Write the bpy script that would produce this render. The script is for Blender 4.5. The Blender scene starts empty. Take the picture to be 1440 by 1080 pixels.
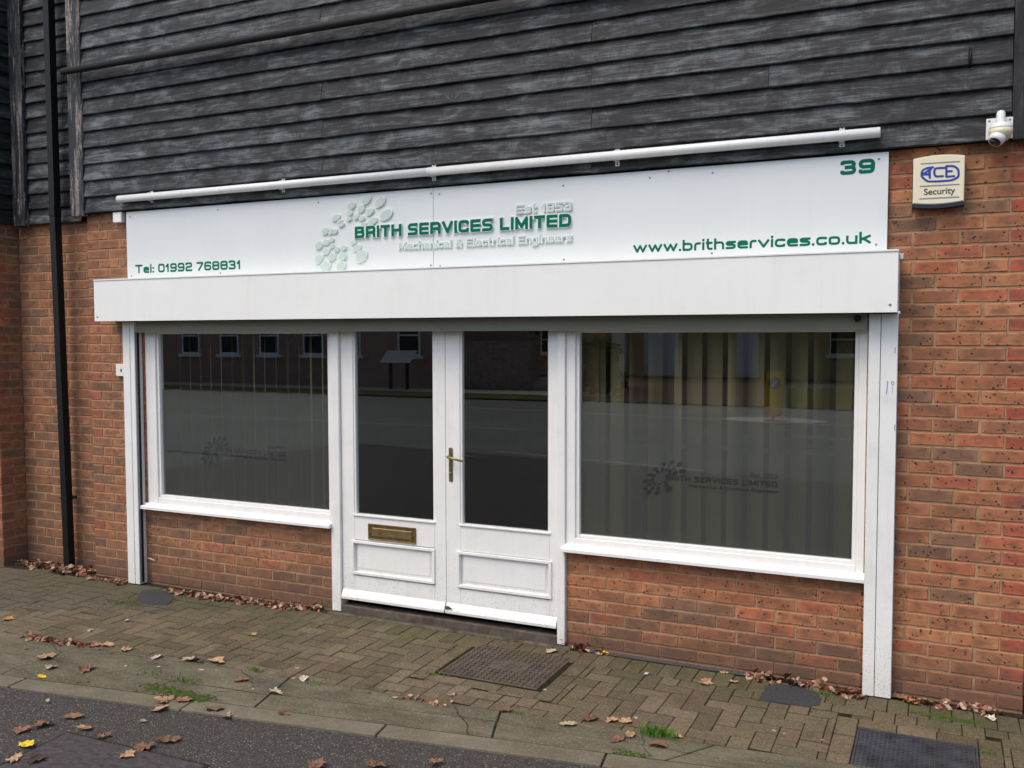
import bpy, bmesh, math, random
from math import sin, cos, pi, radians
from mathutils import Vector, Matrix
random.seed(7)
scn = bpy.context.scene
COL = scn.collection

# ------------------------------------------------------------------ camera
F_PX = 1299.4
CAM = Vector((0.0, -5.323, 2.012))
YAW, PITCH, ROLL = -.43661, -.052556, -.001884
fw = Vector((sin(YAW)*cos(PITCH), cos(YAW)*cos(PITCH), sin(PITCH)))
rt0 = Vector((cos(YAW), -sin(YAW), 0)); up0 = rt0.cross(fw)
RT = rt0*cos(ROLL) + up0*sin(ROLL); UP = -rt0*sin(ROLL) + up0*cos(ROLL)
cd = bpy.data.cameras.new('camera'); cam = bpy.data.objects.new('camera', cd); COL.objects.link(cam)
cd.sensor_width = 36; cd.lens = F_PX/1440*36; cd.clip_start = .05; cd.clip_end = 500
m = Matrix((RT, UP, -fw)).transposed().to_4x4(); m.translation = CAM
cam.matrix_world = m
scn.camera = cam
scn.render.resolution_x = 1024; scn.render.resolution_y = 768

# ------------------------------------------------------------------ light
SUN_EL, SUN_AZ = 58, 205          # azimuth measured clockwise from +Y
w = bpy.data.worlds.new('World'); scn.world = w; w.use_nodes = True
nt = w.node_tree; nt.nodes.clear()
sky = nt.nodes.new('ShaderNodeTexSky'); sky.sky_type = 'NISHITA'; sky.sun_disc = False
sky.sun_elevation = radians(SUN_EL); sky.sun_rotation = radians(SUN_AZ)
sky.air_density = 1.0; sky.dust_density = 3.0; sky.ozone_density = 1.0
bg = nt.nodes.new('ShaderNodeBackground'); bg.inputs[1].default_value = .125
ow = nt.nodes.new('ShaderNodeOutputWorld')
nt.links.new(sky.outputs[0], bg.inputs[0]); nt.links.new(bg.outputs[0], ow.inputs[0])
sl = bpy.data.lights.new('sun', 'SUN'); sl.energy = .8; sl.angle = radians(30); sl.color = (1, .93, .84)
so = bpy.data.objects.new('sun', sl); COL.objects.link(so)
sd = Vector((sin(radians(SUN_AZ))*cos(radians(SUN_EL)), cos(radians(SUN_AZ))*cos(radians(SUN_EL)), sin(radians(SUN_EL))))
so.rotation_euler = sd.to_track_quat('Z', 'Y').to_euler()
vs = scn.view_settings; vs.view_transform = 'Standard'; vs.look = 'None'; vs.gamma = 1; vs.exposure = 0.85
try: vs.use_curve_mapping = False
except Exception: pass

# ------------------------------------------------------------------ where things stand
GZ = .06                                    # paving level at the wall
def ray(x, y): return fw + RT*((x-720)/F_PX) + UP*((540-y)/F_PX)
def onwall(x, y, d=0.0):
    v = ray(x, y); t = (-d-CAM.y)/v.y; return CAM + v*t
def onground(x, y, z=GZ):
    v = ray(x, y); t = (z-CAM.z)/v.z; return CAM + v*t

# ------------------------------------------------------------------ object helpers
def tag(o, label=None, cat=None, group=None, kind=None):
    if label: o['label'] = label
    if cat: o['category'] = cat
    if group: o['group'] = group
    if kind: o['kind'] = kind
    return o
def empty(name, loc=(0,0,0), rz=0):
    o = bpy.data.objects.new(name, None); COL.objects.link(o); o.location = loc; o.rotation_euler = (0,0,rz)
    o.empty_display_size = .1
    return o
def link(name, me, mat=None, parent=None, loc=None):
    o = bpy.data.objects.new(name, me); COL.objects.link(o)
    if mat and not me.materials: me.materials.append(mat)
    if parent: o.parent = parent
    if loc is not None: o.location = loc
    return o
def box_bm(bm, x0, x1, y0, y1, z0, z1, bev=0):
    vs_ = [bm.verts.new((x, y, z)) for x in (x0, x1) for y in (y0, y1) for z in (z0, z1)]
    f = [(0,1,3,2),(4,6,7,5),(0,4,5,1),(2,3,7,6),(0,2,6,4),(1,5,7,3)]
    fs = [bm.faces.new([vs_[i] for i in q]) for q in f]
    if bev > 0:
        es = set(e for q in fs for e in q.edges)
        bmesh.ops.bevel(bm, geom=list(es), offset=bev, segments=1, affect='EDGES', profile=.5)
def mk(bm, name, mat, parent=None, smooth=False, loc=None):
    bmesh.ops.recalc_face_normals(bm, faces=bm.faces)
    me = bpy.data.meshes.new(name); bm.to_mesh(me); bm.free()
    if smooth:
        for p in me.polygons: p.use_smooth = True
    return link(name, me, mat, parent, loc)
def boxes(name, mat, bs, parent=None, bev=.002, **k):
    bm = bmesh.new()
    for b in bs: box_bm(bm, *b, bev=bev)
    return mk(bm, name, mat, parent, **k)
def tube_bm(bm, pts, r, seg=12, cap=True):
    pts = [Vector(p) for p in pts]; rings = []
    for i, p in enumerate(pts):
        a = pts[max(i-1, 0)]; b = pts[min(i+1, len(pts)-1)]; t = (b-a).normalized()
        u = t.cross(Vector((0,0,1)) if abs(t.z) < .9 else Vector((1,0,0))).normalized(); v = t.cross(u)
        rr = r[i] if isinstance(r, (list, tuple)) else r
        rings.append([bm.verts.new(p + u*cos(2*pi*k/seg)*rr + v*sin(2*pi*k/seg)*rr) for k in range(seg)])
    for a, b in zip(rings, rings[1:]):
        for k in range(seg): bm.faces.new((a[k], a[(k+1)%seg], b[(k+1)%seg], b[k]))
    if cap: bm.faces.new(rings[0]); bm.faces.new(rings[-1][::-1])
def prism(bm, poly, z0, z1):
    a = [bm.verts.new((x, y, z0)) for x, y in poly]; b = [bm.verts.new((x, y, z1)) for x, y in poly]
    n = len(poly); bm.faces.new(a[::-1]); bm.faces.new(b)
    for i in range(n): bm.faces.new((a[i], a[(i+1)%n], b[(i+1)%n], b[i]))
def wprism(bm, poly, y0, y1):                # outline in X,Z swept along Y
    a = [bm.verts.new((x, y0, z)) for x, z in poly]; b = [bm.verts.new((x, y1, z)) for x, z in poly]
    n = len(poly); bm.faces.new(a); bm.faces.new(b[::-1])
    for i in range(n): bm.faces.new((a[i], b[i], b[(i+1)%n], a[(i+1)%n]))

# ------------------------------------------------------------------ material helpers
class N:
    def __init__(s, name, rough=.6, spec=.4, metal=0):
        s.m = bpy.data.materials.new(name); s.m.use_nodes = True; s.t = s.m.node_tree
        s.b = s.t.nodes['Principled BSDF']; s.out = s.t.nodes['Material Output']
        s.b.inputs['Roughness'].default_value = rough; s.b.inputs['Metallic'].default_value = metal
        s.b.inputs['Specular IOR Level'].default_value = spec
        s.geo = None
    def n(s, ty, **k):
        x = s.t.nodes.new('ShaderNode'+ty)
        for a, v in k.items(): setattr(x, a, v)
        return x
    def l(s, a, b): s.t.links.new(a, b)
    def put(s, sock, v):
        if hasattr(v, 'is_linked') or hasattr(v, 'links'): s.l(v, sock)
        else:
            if isinstance(v, (tuple, list)) and len(v) == 3 and sock.type == 'RGBA': v = (*v, 1)
            sock.default_value = v
    def pos(s):
        if not s.geo: s.geo = s.n('NewGeometry')
        return s.geo.outputs['Position']
    def xyz(s, v):
        x = s.n('SeparateXYZ'); s.l(v, x.inputs[0]); return x.outputs
    def vmul(s, v, k):
        x = s.n('VectorMath', operation='MULTIPLY'); s.l(v, x.inputs[0]); x.inputs[1].default_value = k; return x.outputs[0]
    def vadd(s, v, k):
        x = s.n('VectorMath', operation='ADD'); s.l(v, x.inputs[0]); s.put(x.inputs[1], k); return x.outputs[0]
    def math(s, op, a, b=0., c=None, clamp=False):
        x = s.n('Math', operation=op, use_clamp=clamp); s.put(x.inputs[0], a); s.put(x.inputs[1], b)
        if c is not None: s.put(x.inputs[2], c)
        return x.outputs[0]
    def noise(s, scale, detail=4, rough=.55, vec=None, dist=0.):
        x = s.n('TexNoise'); x.inputs['Scale'].default_value = scale; x.inputs['Detail'].default_value = detail
        x.inputs['Roughness'].default_value = rough; x.inputs['Distortion'].default_value = dist
        s.l(vec if vec is not None else s.pos(), x.inputs['Vector']); return x.outputs['Fac']
    def vor(s, scale, vec=None, feature='F1', out='Distance'):
        x = s.n('TexVoronoi', feature=feature); x.voronoi_dimensions = '2D' if feature == 'DISTANCE_TO_EDGE' else '3D'; x.inputs['Scale'].default_value = scale
        s.l(vec if vec is not None else s.pos(), x.inputs['Vector']); return x.outputs[out]
    def ramp(s, f, *st):
        x = s.n('ValToRGB'); s.l(f, x.inputs[0]); e = x.color_ramp.elements
        while len(e) < len(st): e.new(.5)
        for a, (p, c) in zip(e, st):
            a.position = p; a.color = (c, c, c, 1) if not isinstance(c, tuple) else (*c, 1)
        return x.outputs[0]
    def mix(s, f, a, b, mode='MIX'):
        x = s.n('Mix', data_type='RGBA', blend_type=mode); s.put(x.inputs[0], f); s.put(x.inputs[6], a); s.put(x.inputs[7], b)
        return x.outputs[2]
    def mr(s, f, a, b, c=0., d=1.):
        x = s.n('MapRange'); s.l(f, x.inputs[0])
        for i, v in zip((1,2,3,4), (a,b,c,d)): x.inputs[i].default_value = v
        return x.outputs[0]
    def bump(s, h, st=.3, dist=.01):
        x = s.n('Bump'); x.inputs['Strength'].default_value = st; x.inputs['Distance'].default_value = dist
        s.l(h, x.inputs['Height']); s.l(x.outputs[0], s.b.inputs['Normal'])
    def col(s, v): s.put(s.b.inputs['Base Color'], v); return s
def plain(name, c, rough=.5, spec=.4, metal=0, var=.08, scale=6, bump=0, dirt=None):
    M = N(name, rough, spec, metal)
    f = M.noise(scale, 5)
    lo = tuple(x*(1-var) for x in c); hi = tuple(min(1, x*(1+var)) for x in c)
    v = M.ramp(f, (.3, lo), (.7, hi))
    if dirt:
        g = M.noise(1.0, 6, .7, M.vmul(M.pos(), (26, 26, 1.6)))
        v = M.mix(M.mr(g, .52, .82, 0, dirt), v, (.42, .40, .34))
        sp = M.noise(90, 2)
        v = M.mix(M.mr(sp, .68, .74, 0, dirt*1.2), v, (.32, .29, .23))
        z = M.xyz(M.pos())[2]; low = M.mr(z, .10, .75, 1, 0)
        spl = M.math('MULTIPLY', M.mr(M.noise(110, 2), .60, .66), M.math('MULTIPLY', low, .55)); v = M.mix(spl, v, (.30, .25, .18))
        lowg = M.math('MULTIPLY', M.mr(z, .07, .28, 1, 0), M.mr(M.noise(9, 5, .7), .35, .65)); v = M.mix(M.math('MULTIPLY', lowg, .35), v, (.36, .34, .25))
        blo = M.noise(4.5, 6, .7); v = M.mix(M.mr(blo, .55, .75, 0, dirt*1.1), v, (.50, .49, .44))
    M.col(v)
    if bump: M.bump(M.noise(60, 4), bump, .002)
    return M.m

MAT = {}
# brick: each brick carries its own fired colour (object colour)
def brick_mat(name):
    M = N(name, .85, .25)
    oi = M.n('ObjectInfo'); tc = M.n('TexCoord')
    o = M.xyz(tc.outputs['Object'])
    big = M.noise(9, 4, .6); fine = M.noise(55, 5, .65); grit = M.noise(240, 2)
    c = M.mix(M.mr(big, .35, .68), M.mix(1., oi.outputs['Color'], (.80, .78, .78), 'MULTIPLY'), M.mix(1., oi.outputs['Color'], (1.12, 1.1, 1.06), 'MULTIPLY'))
    # paler rubbed margins, darker fired middle
    ax = M.mr(M.math('ABSOLUTE', o[0]), .070, .102); az = M.mr(M.math('ABSOLUTE', o[2]), .016, .031)
    edge = M.math('MAXIMUM', ax, az)
    en = M.math('MULTIPLY', edge, M.mr(M.noise(26, 4, .6), .36, .60), clamp=True)
    c = M.mix(M.math('MULTIPLY', en, .75), c, M.mix(.35, M.mix(1., oi.outputs['Color'], (1.35, 1.30, 1.2), 'MULTIPLY'), (.50, .235, .125)))
    mid = M.mr(M.noise(16, 4, .6, M.vmul(M.pos(), (.8, .8, 1.4))),   .47, .60, 0, .62)
    mid = M.math('MULTIPLY', mid, M.math('SUBTRACT', 1, edge), clamp=True)
    c = M.mix(mid, c, (.150, .088, .058))
    # burnt iron spots, in clusters
    sp = M.vor(46); cl = M.noise(17, 2)
    spot = M.math('MULTIPLY', M.mr(sp, .17, .32, 1, 0), M.mr(cl, .49, .54))
    c = M.mix(M.math('MULTIPLY', spot, .92), c, (.026, .017, .014))
    sp2 = M.math('MULTIPLY', M.mr(M.vor(24), .10, .19, 1, 0), M.mr(M.noise(7, 2), .54, .60))
    c = M.mix(M.math('MULTIPLY', sp2, .85), c, (.03, .02, .016))
    c = M.mix(M.mr(fine, .35, .75, 0, .30), c, M.mix(1., c, (.70, .68, .66), 'MULTIPLY'))
    # splash dirt near the ground
    z = M.xyz(M.pos())[2]
    d = M.math('ADD', M.mr(z, .08, .52, 1, 0), M.math('MULTIPLY', M.math('SUBTRACT', M.noise(3.0, 5, .7), .5), 1.1))
    c = M.mix(M.mr(d, .25, .95, 0, .72), c, (.118, .072, .050))
    # lime bloom specks
    c = M.mix(M.mr(M.noise(150, 3), .72, .76, 0, .35), c, (.5, .45, .38))
    M.col(c)
    h = M.math('ADD', M.math('MULTIPLY', grit, .35), M.math('SUBTRACT', fine, M.math('MULTIPLY', spot, .6)))
    M.bump(h, .55, .003)
    return M.m
MAT['brick'] = brick_mat('brick')
M = N('mortar', .95, .1)
c = M.ramp(M.noise(14, 5), (.3, (.235, .155, .085)), (.7, (.42, .285, .165)))
z = M.xyz(M.pos())[2]
d = M.math('ADD', M.mr(z, .05, .30, 1, 0), M.math('MULTIPLY', M.math('SUBTRACT', M.noise(3.5, 4), .5), .8))
c = M.mix(M.mr(d, .25, .9, 0, .8), c, (.12, .085, .06))
M.col(c); M.bump(M.noise(160, 4), .6, .002); MAT['mortar'] = M.m

def wood_mat(name, lo, hi, vertical=False, peel=0., hil=1.):
    M = N(name, .55, .35)
    oi = M.n('ObjectInfo')
    off = M.n('CombineXYZ')
    for k_, f_ in enumerate((37., 91., 17.)): M.l(M.math('MULTIPLY', oi.outputs['Random'], f_), off.inputs[k_])
    p = M.vadd(M.pos(), off.outputs[0])
    sx_, sz_ = (1, 1) if not vertical else (7, .14)
    # knots: sparse points that bend the grain round them
    kd = M.vor(3.3, M.vmul(p, (sx_, sx_, 1.35*sz_) if not vertical else (1.5, 1.5, .8)))
    kn = M.mr(kd, .0, .22, 1, 0)
    warp = M.n('CombineXYZ'); M.l(M.math('MULTIPLY', M.math('MULTIPLY', kn, kn), .075 if not vertical else .0), warp.inputs[2])
    pw = M.vadd(p, warp.outputs[0])
    broad = M.noise(1.9, 5, .62, M.vmul(pw, (1.0, 1, 9) if not vertical else (9, 9, 1.)), .9)
    grain = M.noise(2.6, 7, .78, M.vmul(pw, (1.6, 1, 46) if not vertical else (46, 46, 1.6)), .3)
    blot = M.noise(4.2, 5, .66, M.vmul(p, (1.3, 1, 2.6) if not vertical else (2.6, 2.6, 1.)), .8)
    f = M.math('ADD', M.math('MULTIPLY', grain, .38), M.math('ADD', M.math('MULTIPLY', broad, .34), M.math('MULTIPLY', blot, .38)))
    saw = M.noise(30, 2, .5, M.vmul(p, (3.4, 1, .25) if not vertical else (.3, .3, 3)))
    f = M.math('ADD', f, M.math('MULTIPLY', M.math('SUBTRACT', saw, .5), .055))
    f = M.math('ADD', f, M.math('MULTIPLY', kn, .02))
    f = M.math('ADD', f, M.math('MULTIPLY', M.math('SUBTRACT', oi.outputs['Random'], .5), .045))
    c = M.ramp(f, (.500, lo), (.556, tuple((a*.72+b*.28) for a, b in zip(lo, hi))), (.612, hi), (.685, tuple(min(1, x*1.9*hil) for x in hi)))
    sw = M.math('SINE', M.math('MULTIPLY', M.math('ADD', kd, M.math('MULTIPLY', M.noise(9, 3), .12)), 170.))
    ring = M.math('MULTIPLY', M.mr(sw, -.2, .8), M.mr(kd, .05, .22, 1, 0))
    c = M.mix(M.math('MULTIPLY', ring, .7), c, (.006, .006, .007))
    rg = M.n('TexWave', wave_type='RINGS'); 
    kc = M.mr(kd, .020, .040, 1, 0)
    c = M.mix(M.math('MULTIPLY', kc, .55), c, tuple(x*1.3 for x in hi))
    cr = M.noise(3.1, 4, .8, M.vmul(pw, (.8, 1, 60) if not vertical else (60, 60, .8)), .2)
    c = M.mix(M.mr(cr, .60, .66, 0, .8), c, (.005, .005, .006))
    scr = M.noise(34, 4, .8, M.vmul(p, (.6, 1, 2.4)))
    c = M.mix(M.mr(scr, .66, .74, 0, .55), c, tuple(min(1, x*3.0) for x in hi))
    if peel:
        pl = M.noise(2.4, 6, .78, M.vmul(M.pos(), (11, 5, 1.0)), .5)
        c = M.mix(M.mr(pl, 1-peel, 1-peel+.025), c, M.ramp(M.noise(40, 3), (.3, (.13, .105, .085)), (.7, (.33, .28, .235))))
    M.col(c)
    M.bump(M.math('ADD', M.math('ADD', grain, M.math('MULTIPLY', cr, -.6)), M.math('MULTIPLY', kn, .6)), .7, .004)
    return M.m
MAT['board'] = wood_mat('black stained board', (.0065, .0072, .0078), (.086, .092, .096))
MAT['board_dark'] = wood_mat('darker black stained board', (.006, .0065, .007), (.045, .048, .052))  # darker version of the black stained board
MAT['post_wood'] = wood_mat('weathered corner board', (.014, .015, .017), (.05, .052, .055), True, .455)
MAT['post_wood2'] = wood_mat('peeling corner board', (.016, .017, .019), (.06, .064, .07), True, .50)
MAT['post_wood3'] = wood_mat('dark corner board', (.010, .010, .010), (.035, .034, .033), True, .36)

MAT['white'] = plain('white gloss paint', (.84, .825, .78), .32, .5, var=.03, bump=.08, dirt=.20)
MAT['white_upvc'] = plain('white powder coated steel', (.82, .815, .77), .38, .45, var=.03, scale=3, dirt=.26)
MAT['cream_box'] = plain('off white shutter casing', (.85, .845, .79), .42, .4, var=.025, scale=2, dirt=.10)
MAT['slat'] = plain('grey beige shutter slat', (.225, .22, .17), .5, .3, var=.06)
MAT['sign'] = plain('white sign sheet', (.69, .715, .70), .30, .5, var=.02, scale=2, dirt=.06)
MAT['tube'] = plain('white plastic tube', (.74, .745, .72), .35, .5, var=.04, dirt=.25)
MAT['galv'] = plain('galvanised bracket', (.62, .62, .58), .45, .5, metal=.1, var=.1)
MAT['screw'] = plain('dull screw', (.22, .21, .20), .5, .5, metal=.4)
MAT['black_pipe'] = plain('black painted pipe', (.008, .008, .008), .5, .25, var=.2, bump=.1)
MAT['black'] = plain('black rubber', (.012, .012, .013), .6, .3)
MAT['green'] = plain('dark green vinyl', (.0, .135, .075), .55, .12, var=.03)
MAT['pale_green'] = plain('pale green acrylic', (.50, .61, .53), .45, .4, var=.05)
MAT['pale_text'] = plain('pale grey green acrylic', (.46, .55, .50), .45, .4, var=.04)
MAT['acrylic_edge'] = plain('frosted acrylic backing', (.70, .745, .72), .4, .4, var=.03)
MAT['brass'] = plain('aged brass', (.32, .235, .11), .45, .5, metal=.85, var=.25, scale=25)
MAT['brass_dark'] = plain('tarnished brass', (.20, .145, .06), .45, .5, metal=.7, var=.3, scale=30)
MAT['cream_plastic'] = plain('cream plastic', (.77, .70, .50), .35, .45, var=.03)
MAT['navy'] = plain('navy plastic', (.012, .015, .035), .35, .5)
MAT['blue'] = plain('blue print', (.02, .055, .32), .4, .4, var=.02)
MAT['greyprint'] = plain('grey print', (.22, .23, .25), .5)
MAT['blackprint'] = plain('black print', (.03, .03, .04), .5)
MAT['pen'] = plain('blue pen', (.10, .16, .55), .6)
MAT['cam_white'] = plain('white camera shell', (.72, .72, .68), .3, .5, var=.03)
MAT['cam_cream'] = plain('yellowed camera shell', (.66, .60, .42), .35, .5, var=.04)
MAT['stone'] = plain('worn threshold stone', (.10, .08, .062), .9, .2, var=.4, scale=18, bump=.5)
MAT['iron'] = None
# glass: reflects by angle, lets the rest through
def glass(name, f0=.074, tint=(.95, .965, .955)):
    M = N(name); t = M.t; t.nodes.remove(M.b)
    tr = M.n('BsdfTransparent'); tr.inputs[0].default_value = (*tint, 1)
    gl = M.n('BsdfGlossy'); gl.inputs['Roughness'].default_value = .004; gl.inputs[0].default_value = (1, 1, 1, 1)
    nm = M.n('Bump'); nm.inputs['Strength'].default_value = .02; nm.inputs['Distance'].default_value = .002
    M.l(M.noise(1.6, 2), nm.inputs['Height']); M.l(nm.outputs[0], gl.inputs['Normal'])
    if not M.geo: M.pos()
    dt = M.n('VectorMath', operation='DOT_PRODUCT'); M.l(M.geo.outputs['Incoming'], dt.inputs[0]); M.l(M.geo.outputs['Normal'], dt.inputs[1])
    fr = M.math('ADD', f0, M.math('MULTIPLY', 1-f0, M.math('POWER', M.math('SUBTRACT', 1., M.math('ABSOLUTE', dt.outputs['Value'])), 5.)), clamp=True)
    mx = M.n('MixShader'); M.l(fr, mx.inputs[0]); M.l(tr.outputs[0], mx.inputs[1]); M.l(gl.outputs[0], mx.inputs[2])
    M.l(mx.outputs[0], M.out.inputs[0]); return M.m
MAT['glass'] = glass('window glass')
def film(name, col, cover):
    M = N(name); M.t.nodes.remove(M.b)
    tr = M.n('BsdfTransparent'); df = M.n('BsdfDiffuse'); df.inputs[0].default_value = (*col, 1)
    tl = M.n('BsdfTranslucent'); tl.inputs[0].default_value = (*col, 1)
    a = M.n('MixShader'); a.inputs[0].default_value = .25; M.l(df.outputs[0], a.inputs[1]); M.l(tl.outputs[0], a.inputs[2])
    mx = M.n('MixShader'); mx.inputs[0].default_value = cover; M.l(tr.outputs[0], mx.inputs[1]); M.l(a.outputs[0], mx.inputs[2])
    M.l(mx.outputs[0], M.out.inputs[0]); return M.m
MAT['film'] = film('frosted film', (.135, .138, .123), .60)
MAT['film_decal'] = plain('dark decal for dim room', (.010, .010, .011), .5)  # near-black colour stands in for the unlit room behind the letters
MAT['blind'] = plain('cream blind slat', (.26, .215, .115), .8, .1)
MAT['room_wall'] = plain('yellow office wall', (.16, .12, .06), .9, .1)
MAT['room_floor'] = plain('dark carpet', (.06, .055, .05), .95, .1)
MAT['room_dark'] = plain('dark lobby wall', (.045, .040, .036), .9, .1)
MAT['monitor'] = plain('dark monitor', (.012, .012, .016), .4, .4)

# paving materials
M = N('paver', .9, .2)
oi = M.n('ObjectInfo')
p = M.pos()
n1 = M.noise(60, 4, .7); n2 = M.noise(2.2, 5, .6); n3 = M.noise(9, 4, .6)
c = M.mix(M.mr(n1, .3, .7), M.mix(1., oi.outputs['Color'], (.62, .62, .62), 'MULTIPLY'), M.mix(1., oi.outputs['Color'], (1.25, 1.25, 1.22), 'MULTIPLY'))
yy = M.xyz(p)[1]
mossy = M.math('ADD', M.mr(yy, -.75, -.12, 0, .55), M.math('MULTIPLY', M.math('SUBTRACT', n2, .5), 1.8))
c = M.mix(M.mr(mossy, .05, .75, 0, .62), c, M.ramp(n3, (.3, (.042, .045, .014)), (.7, (.085, .092, .028))))
c = M.mix(M.mr(M.noise(5, 5, .7), .54, .72, 0, .65), c, (.040, .034, .024))
c = M.mix(M.mr(M.noise(130, 2, .5), .56, .72, 0, .6), c, (.30, .25, .185)); c = M.mix(M.mr(M.noise(105, 2, .5), .56, .70, 0, .55), c, (.045, .034, .022))
M.col(c); M.bump(M.noise(170, 4, .7), .7, .004); MAT['paver'] = M.m
M = N('paving bed', .98, .1)
c = M.ramp(M.noise(25, 5), (.35, (.016, .012, .007)), (.62, (.026, .024, .010)), (.8, (.05, .06, .018)))
M.col(c); M.bump(M.noise(120, 4), .8, .004); MAT['bed'] = M.m
M = N('old concrete', .92, .2)
n1 = M.noise(3.0, 6, .65, M.vmul(M.pos(), (1, 2.2, 1))); n2 = M.noise(90, 4, .7); n3 = M.noise(1.4, 5)
c = M.ramp(n1, (.28, (.082, .070, .045)), (.5, (.140, .121, .078)), (.75, (.215, .187, .126)))
c = M.mix(M.mr(n3, .54, .72, 0, .45), c, (.085, .085, .034))
c = M.mix(M.mr(n2, .3, .75, 0, .55), c, M.mix(1., c, (.55, .55, .55), 'MULTIPLY'))
c = M.mix(M.mr(M.noise(95, 2, .5), .56, .72, 0, .6), c, (.30, .26, .19)); c = M.mix(M.mr(M.noise(75, 3, .6), .56, .70, 0, .55), c, (.055, .046, .030))
wv = M.n('VectorMath', operation='ADD'); M.l(M.pos(), wv.inputs[0]); nn = M.n('TexNoise'); nn.inputs['Scale'].default_value = 2.2; nn.inputs['Detail'].default_value = 5; M.l(M.pos(), nn.inputs['Vector'])
M.l(M.vmul(nn.outputs['Color'], (.35, .35, 0)), wv.inputs[1]); ed = M.vor(.8, wv.outputs[0], 'DISTANCE_TO_EDGE')
crk = M.math('MULTIPLY', M.mr(ed, .0012, .0035, 1, 0), M.mr(M.noise(1.7, 2), .45, .52)); c = M.mix(M.math('MULTIPLY', crk, .75), c, (.030, .025, .016))
M.col(c); M.bump(M.math('SUBTRACT', M.math('ADD', n2, M.math('MULTIPLY', n1, 2.)), M.math('MULTIPLY', crk, 1.5)), .7, .006); MAT['concrete'] = M.m
M = N('kerb stone', .9, .2)
n1 = M.noise(4, 6, .65); n2 = M.noise(110, 4, .7)
c = M.ramp(n1, (.3, (.125, .107, .072)), (.7, (.205, .178, .125)))
c = M.mix(M.mr(n2, .3, .75, 0, .5), c, M.mix(1., c, (.6, .6, .6), 'MULTIPLY'))
c = M.mix(M.mr(M.noise(95, 2, .5), .58, .72, 0, .5), c, (.34, .30, .22))
M.col(c); M.bump(n2, .5, .003); MAT['kerb'] = M.m
M = N('asphalt', .85, .35)
v1 = M.vor(95); v2 = M.vor(95, out='Color'); n2 = M.noise(1.2, 5)
hs = M.xyz(v2)[0]
base = M.ramp(M.noise(40, 4), (.3, (.036, .031, .026)), (.7, (.068, .059, .050)))
chip = M.math('MULTIPLY', M.mr(v1, .30, .45, 1, 0), M.mr(hs, .30, .5))
c = M.mix(M.math('MULTIPLY', chip, .85), base, M.ramp(M.xyz(v2)[1], (.0, (.075, .068, .062)), (.75, (.16, .145, .13)), (1., (.36, .33, .29))))
c = M.mix(M.mr(n2, .5, .7, 0, .35), c, (.05, .045, .034))
M.col(c); M.bump(M.math('SUBTRACT', M.noise(120, 3), v1), .9, .006); MAT['asphalt'] = M.m
M = N('road asphalt', .8, .3)
c = M.ramp(M.noise(.5, 6, .6), (.3, (.085, .090, .080)), (.7, (.135, .140, .125)))
M.col(c); MAT['road'] = M.m
MAT['patch'] = plain('black tar patch', (.045, .045, .046), .85, .3, var=.4, scale=60, bump=.6)
M = N('rusted cast iron', .7, .4, .2)
n1 = M.noise(12, 5); c = M.ramp(n1, (.3, (.062, .046, .036)), (.7, (.130, .095, .070)))
c = M.mix(M.mr(M.noise(3, 5), .5, .68, 0, .8), c, (.07, .073, .025))
M.col(c); M.bump(M.noise(90, 4), .5, .003); MAT['iron'] = M.m
M = N('dark iron plate', .55, .4, .3)
c = M.ramp(M.noise(9, 5), (.3, (.030, .032, .038)), (.7, (.085, .090, .100)))
M.col(c); M.bump(M.noise(90, 4), .3, .002); MAT['iron_dark'] = M.m
M = N('worn asphalt lid', .8, .3)
c = M.ramp(M.noise(22, 5, .7, M.vmul(M.pos(), (1, 2, 1))), (.35, (.035, .030, .030)), (.7, (.10, .085, .082)))
M.col(c); M.bump(M.noise(45, 5, .7), .9, .008); MAT['lid'] = M.m
M = N('soil', .98, .1); c = M.ramp(M.noise(40, 5), (.3, (.018, .014, .010)), (.7, (.055, .042, .030)))
M.col(c); M.bump(M.noise(80, 5), .9, .01); MAT['soil'] = M.m
def leafmat():
    M = N('dead leaf', .7, .25); oi = M.n('ObjectInfo')
    c = M.mix(M.mr(M.noise(55, 4), .3, .7), M.mix(1., oi.outputs['Color'], (.55, .5, .45), 'MULTIPLY'), M.mix(1., oi.outputs['Color'], (1.2, 1.2, 1.2), 'MULTIPLY'))
    M.col(c); M.bump(M.noise(90, 3), .4, .003); return M.m
MAT['leaf'] = leafmat()
def littermat():
    M = N('leaf litter', .8, .2)
    vc = M.xyz(M.vor(30, out='Color'))[0]
    c = M.ramp(vc, (.0, (.10, .05, .032)), (.22, (.24, .105, .055)), (.45, (.34, .175, .10)), (.62, (.46, .30, .19)), (.8, (.55, .42, .30)), (.9, (.30, .095, .045)))
    c = M.mix(M.mr(M.noise(60, 3), .35, .7, 0, .6), c, M.mix(1., c, (.45, .42, .4), 'MULTIPLY'))
    M.col(c); return M.m
MAT['litter'] = littermat()
M = N('grass', .7, .2); M.col(M.ramp(M.noise(30, 2), (.3, (.055, .13, .015)), (.7, (.13, .25, .03)))); MAT['grass'] = M.m
M = N('moss', .95, .1); M.col(M.ramp(M.noise(30, 3), (.3, (.04, .06, .012)), (.7, (.09, .13, .03)))); M.bump(M.noise(200, 3), 1, .004); MAT['moss'] = M.m

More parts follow.
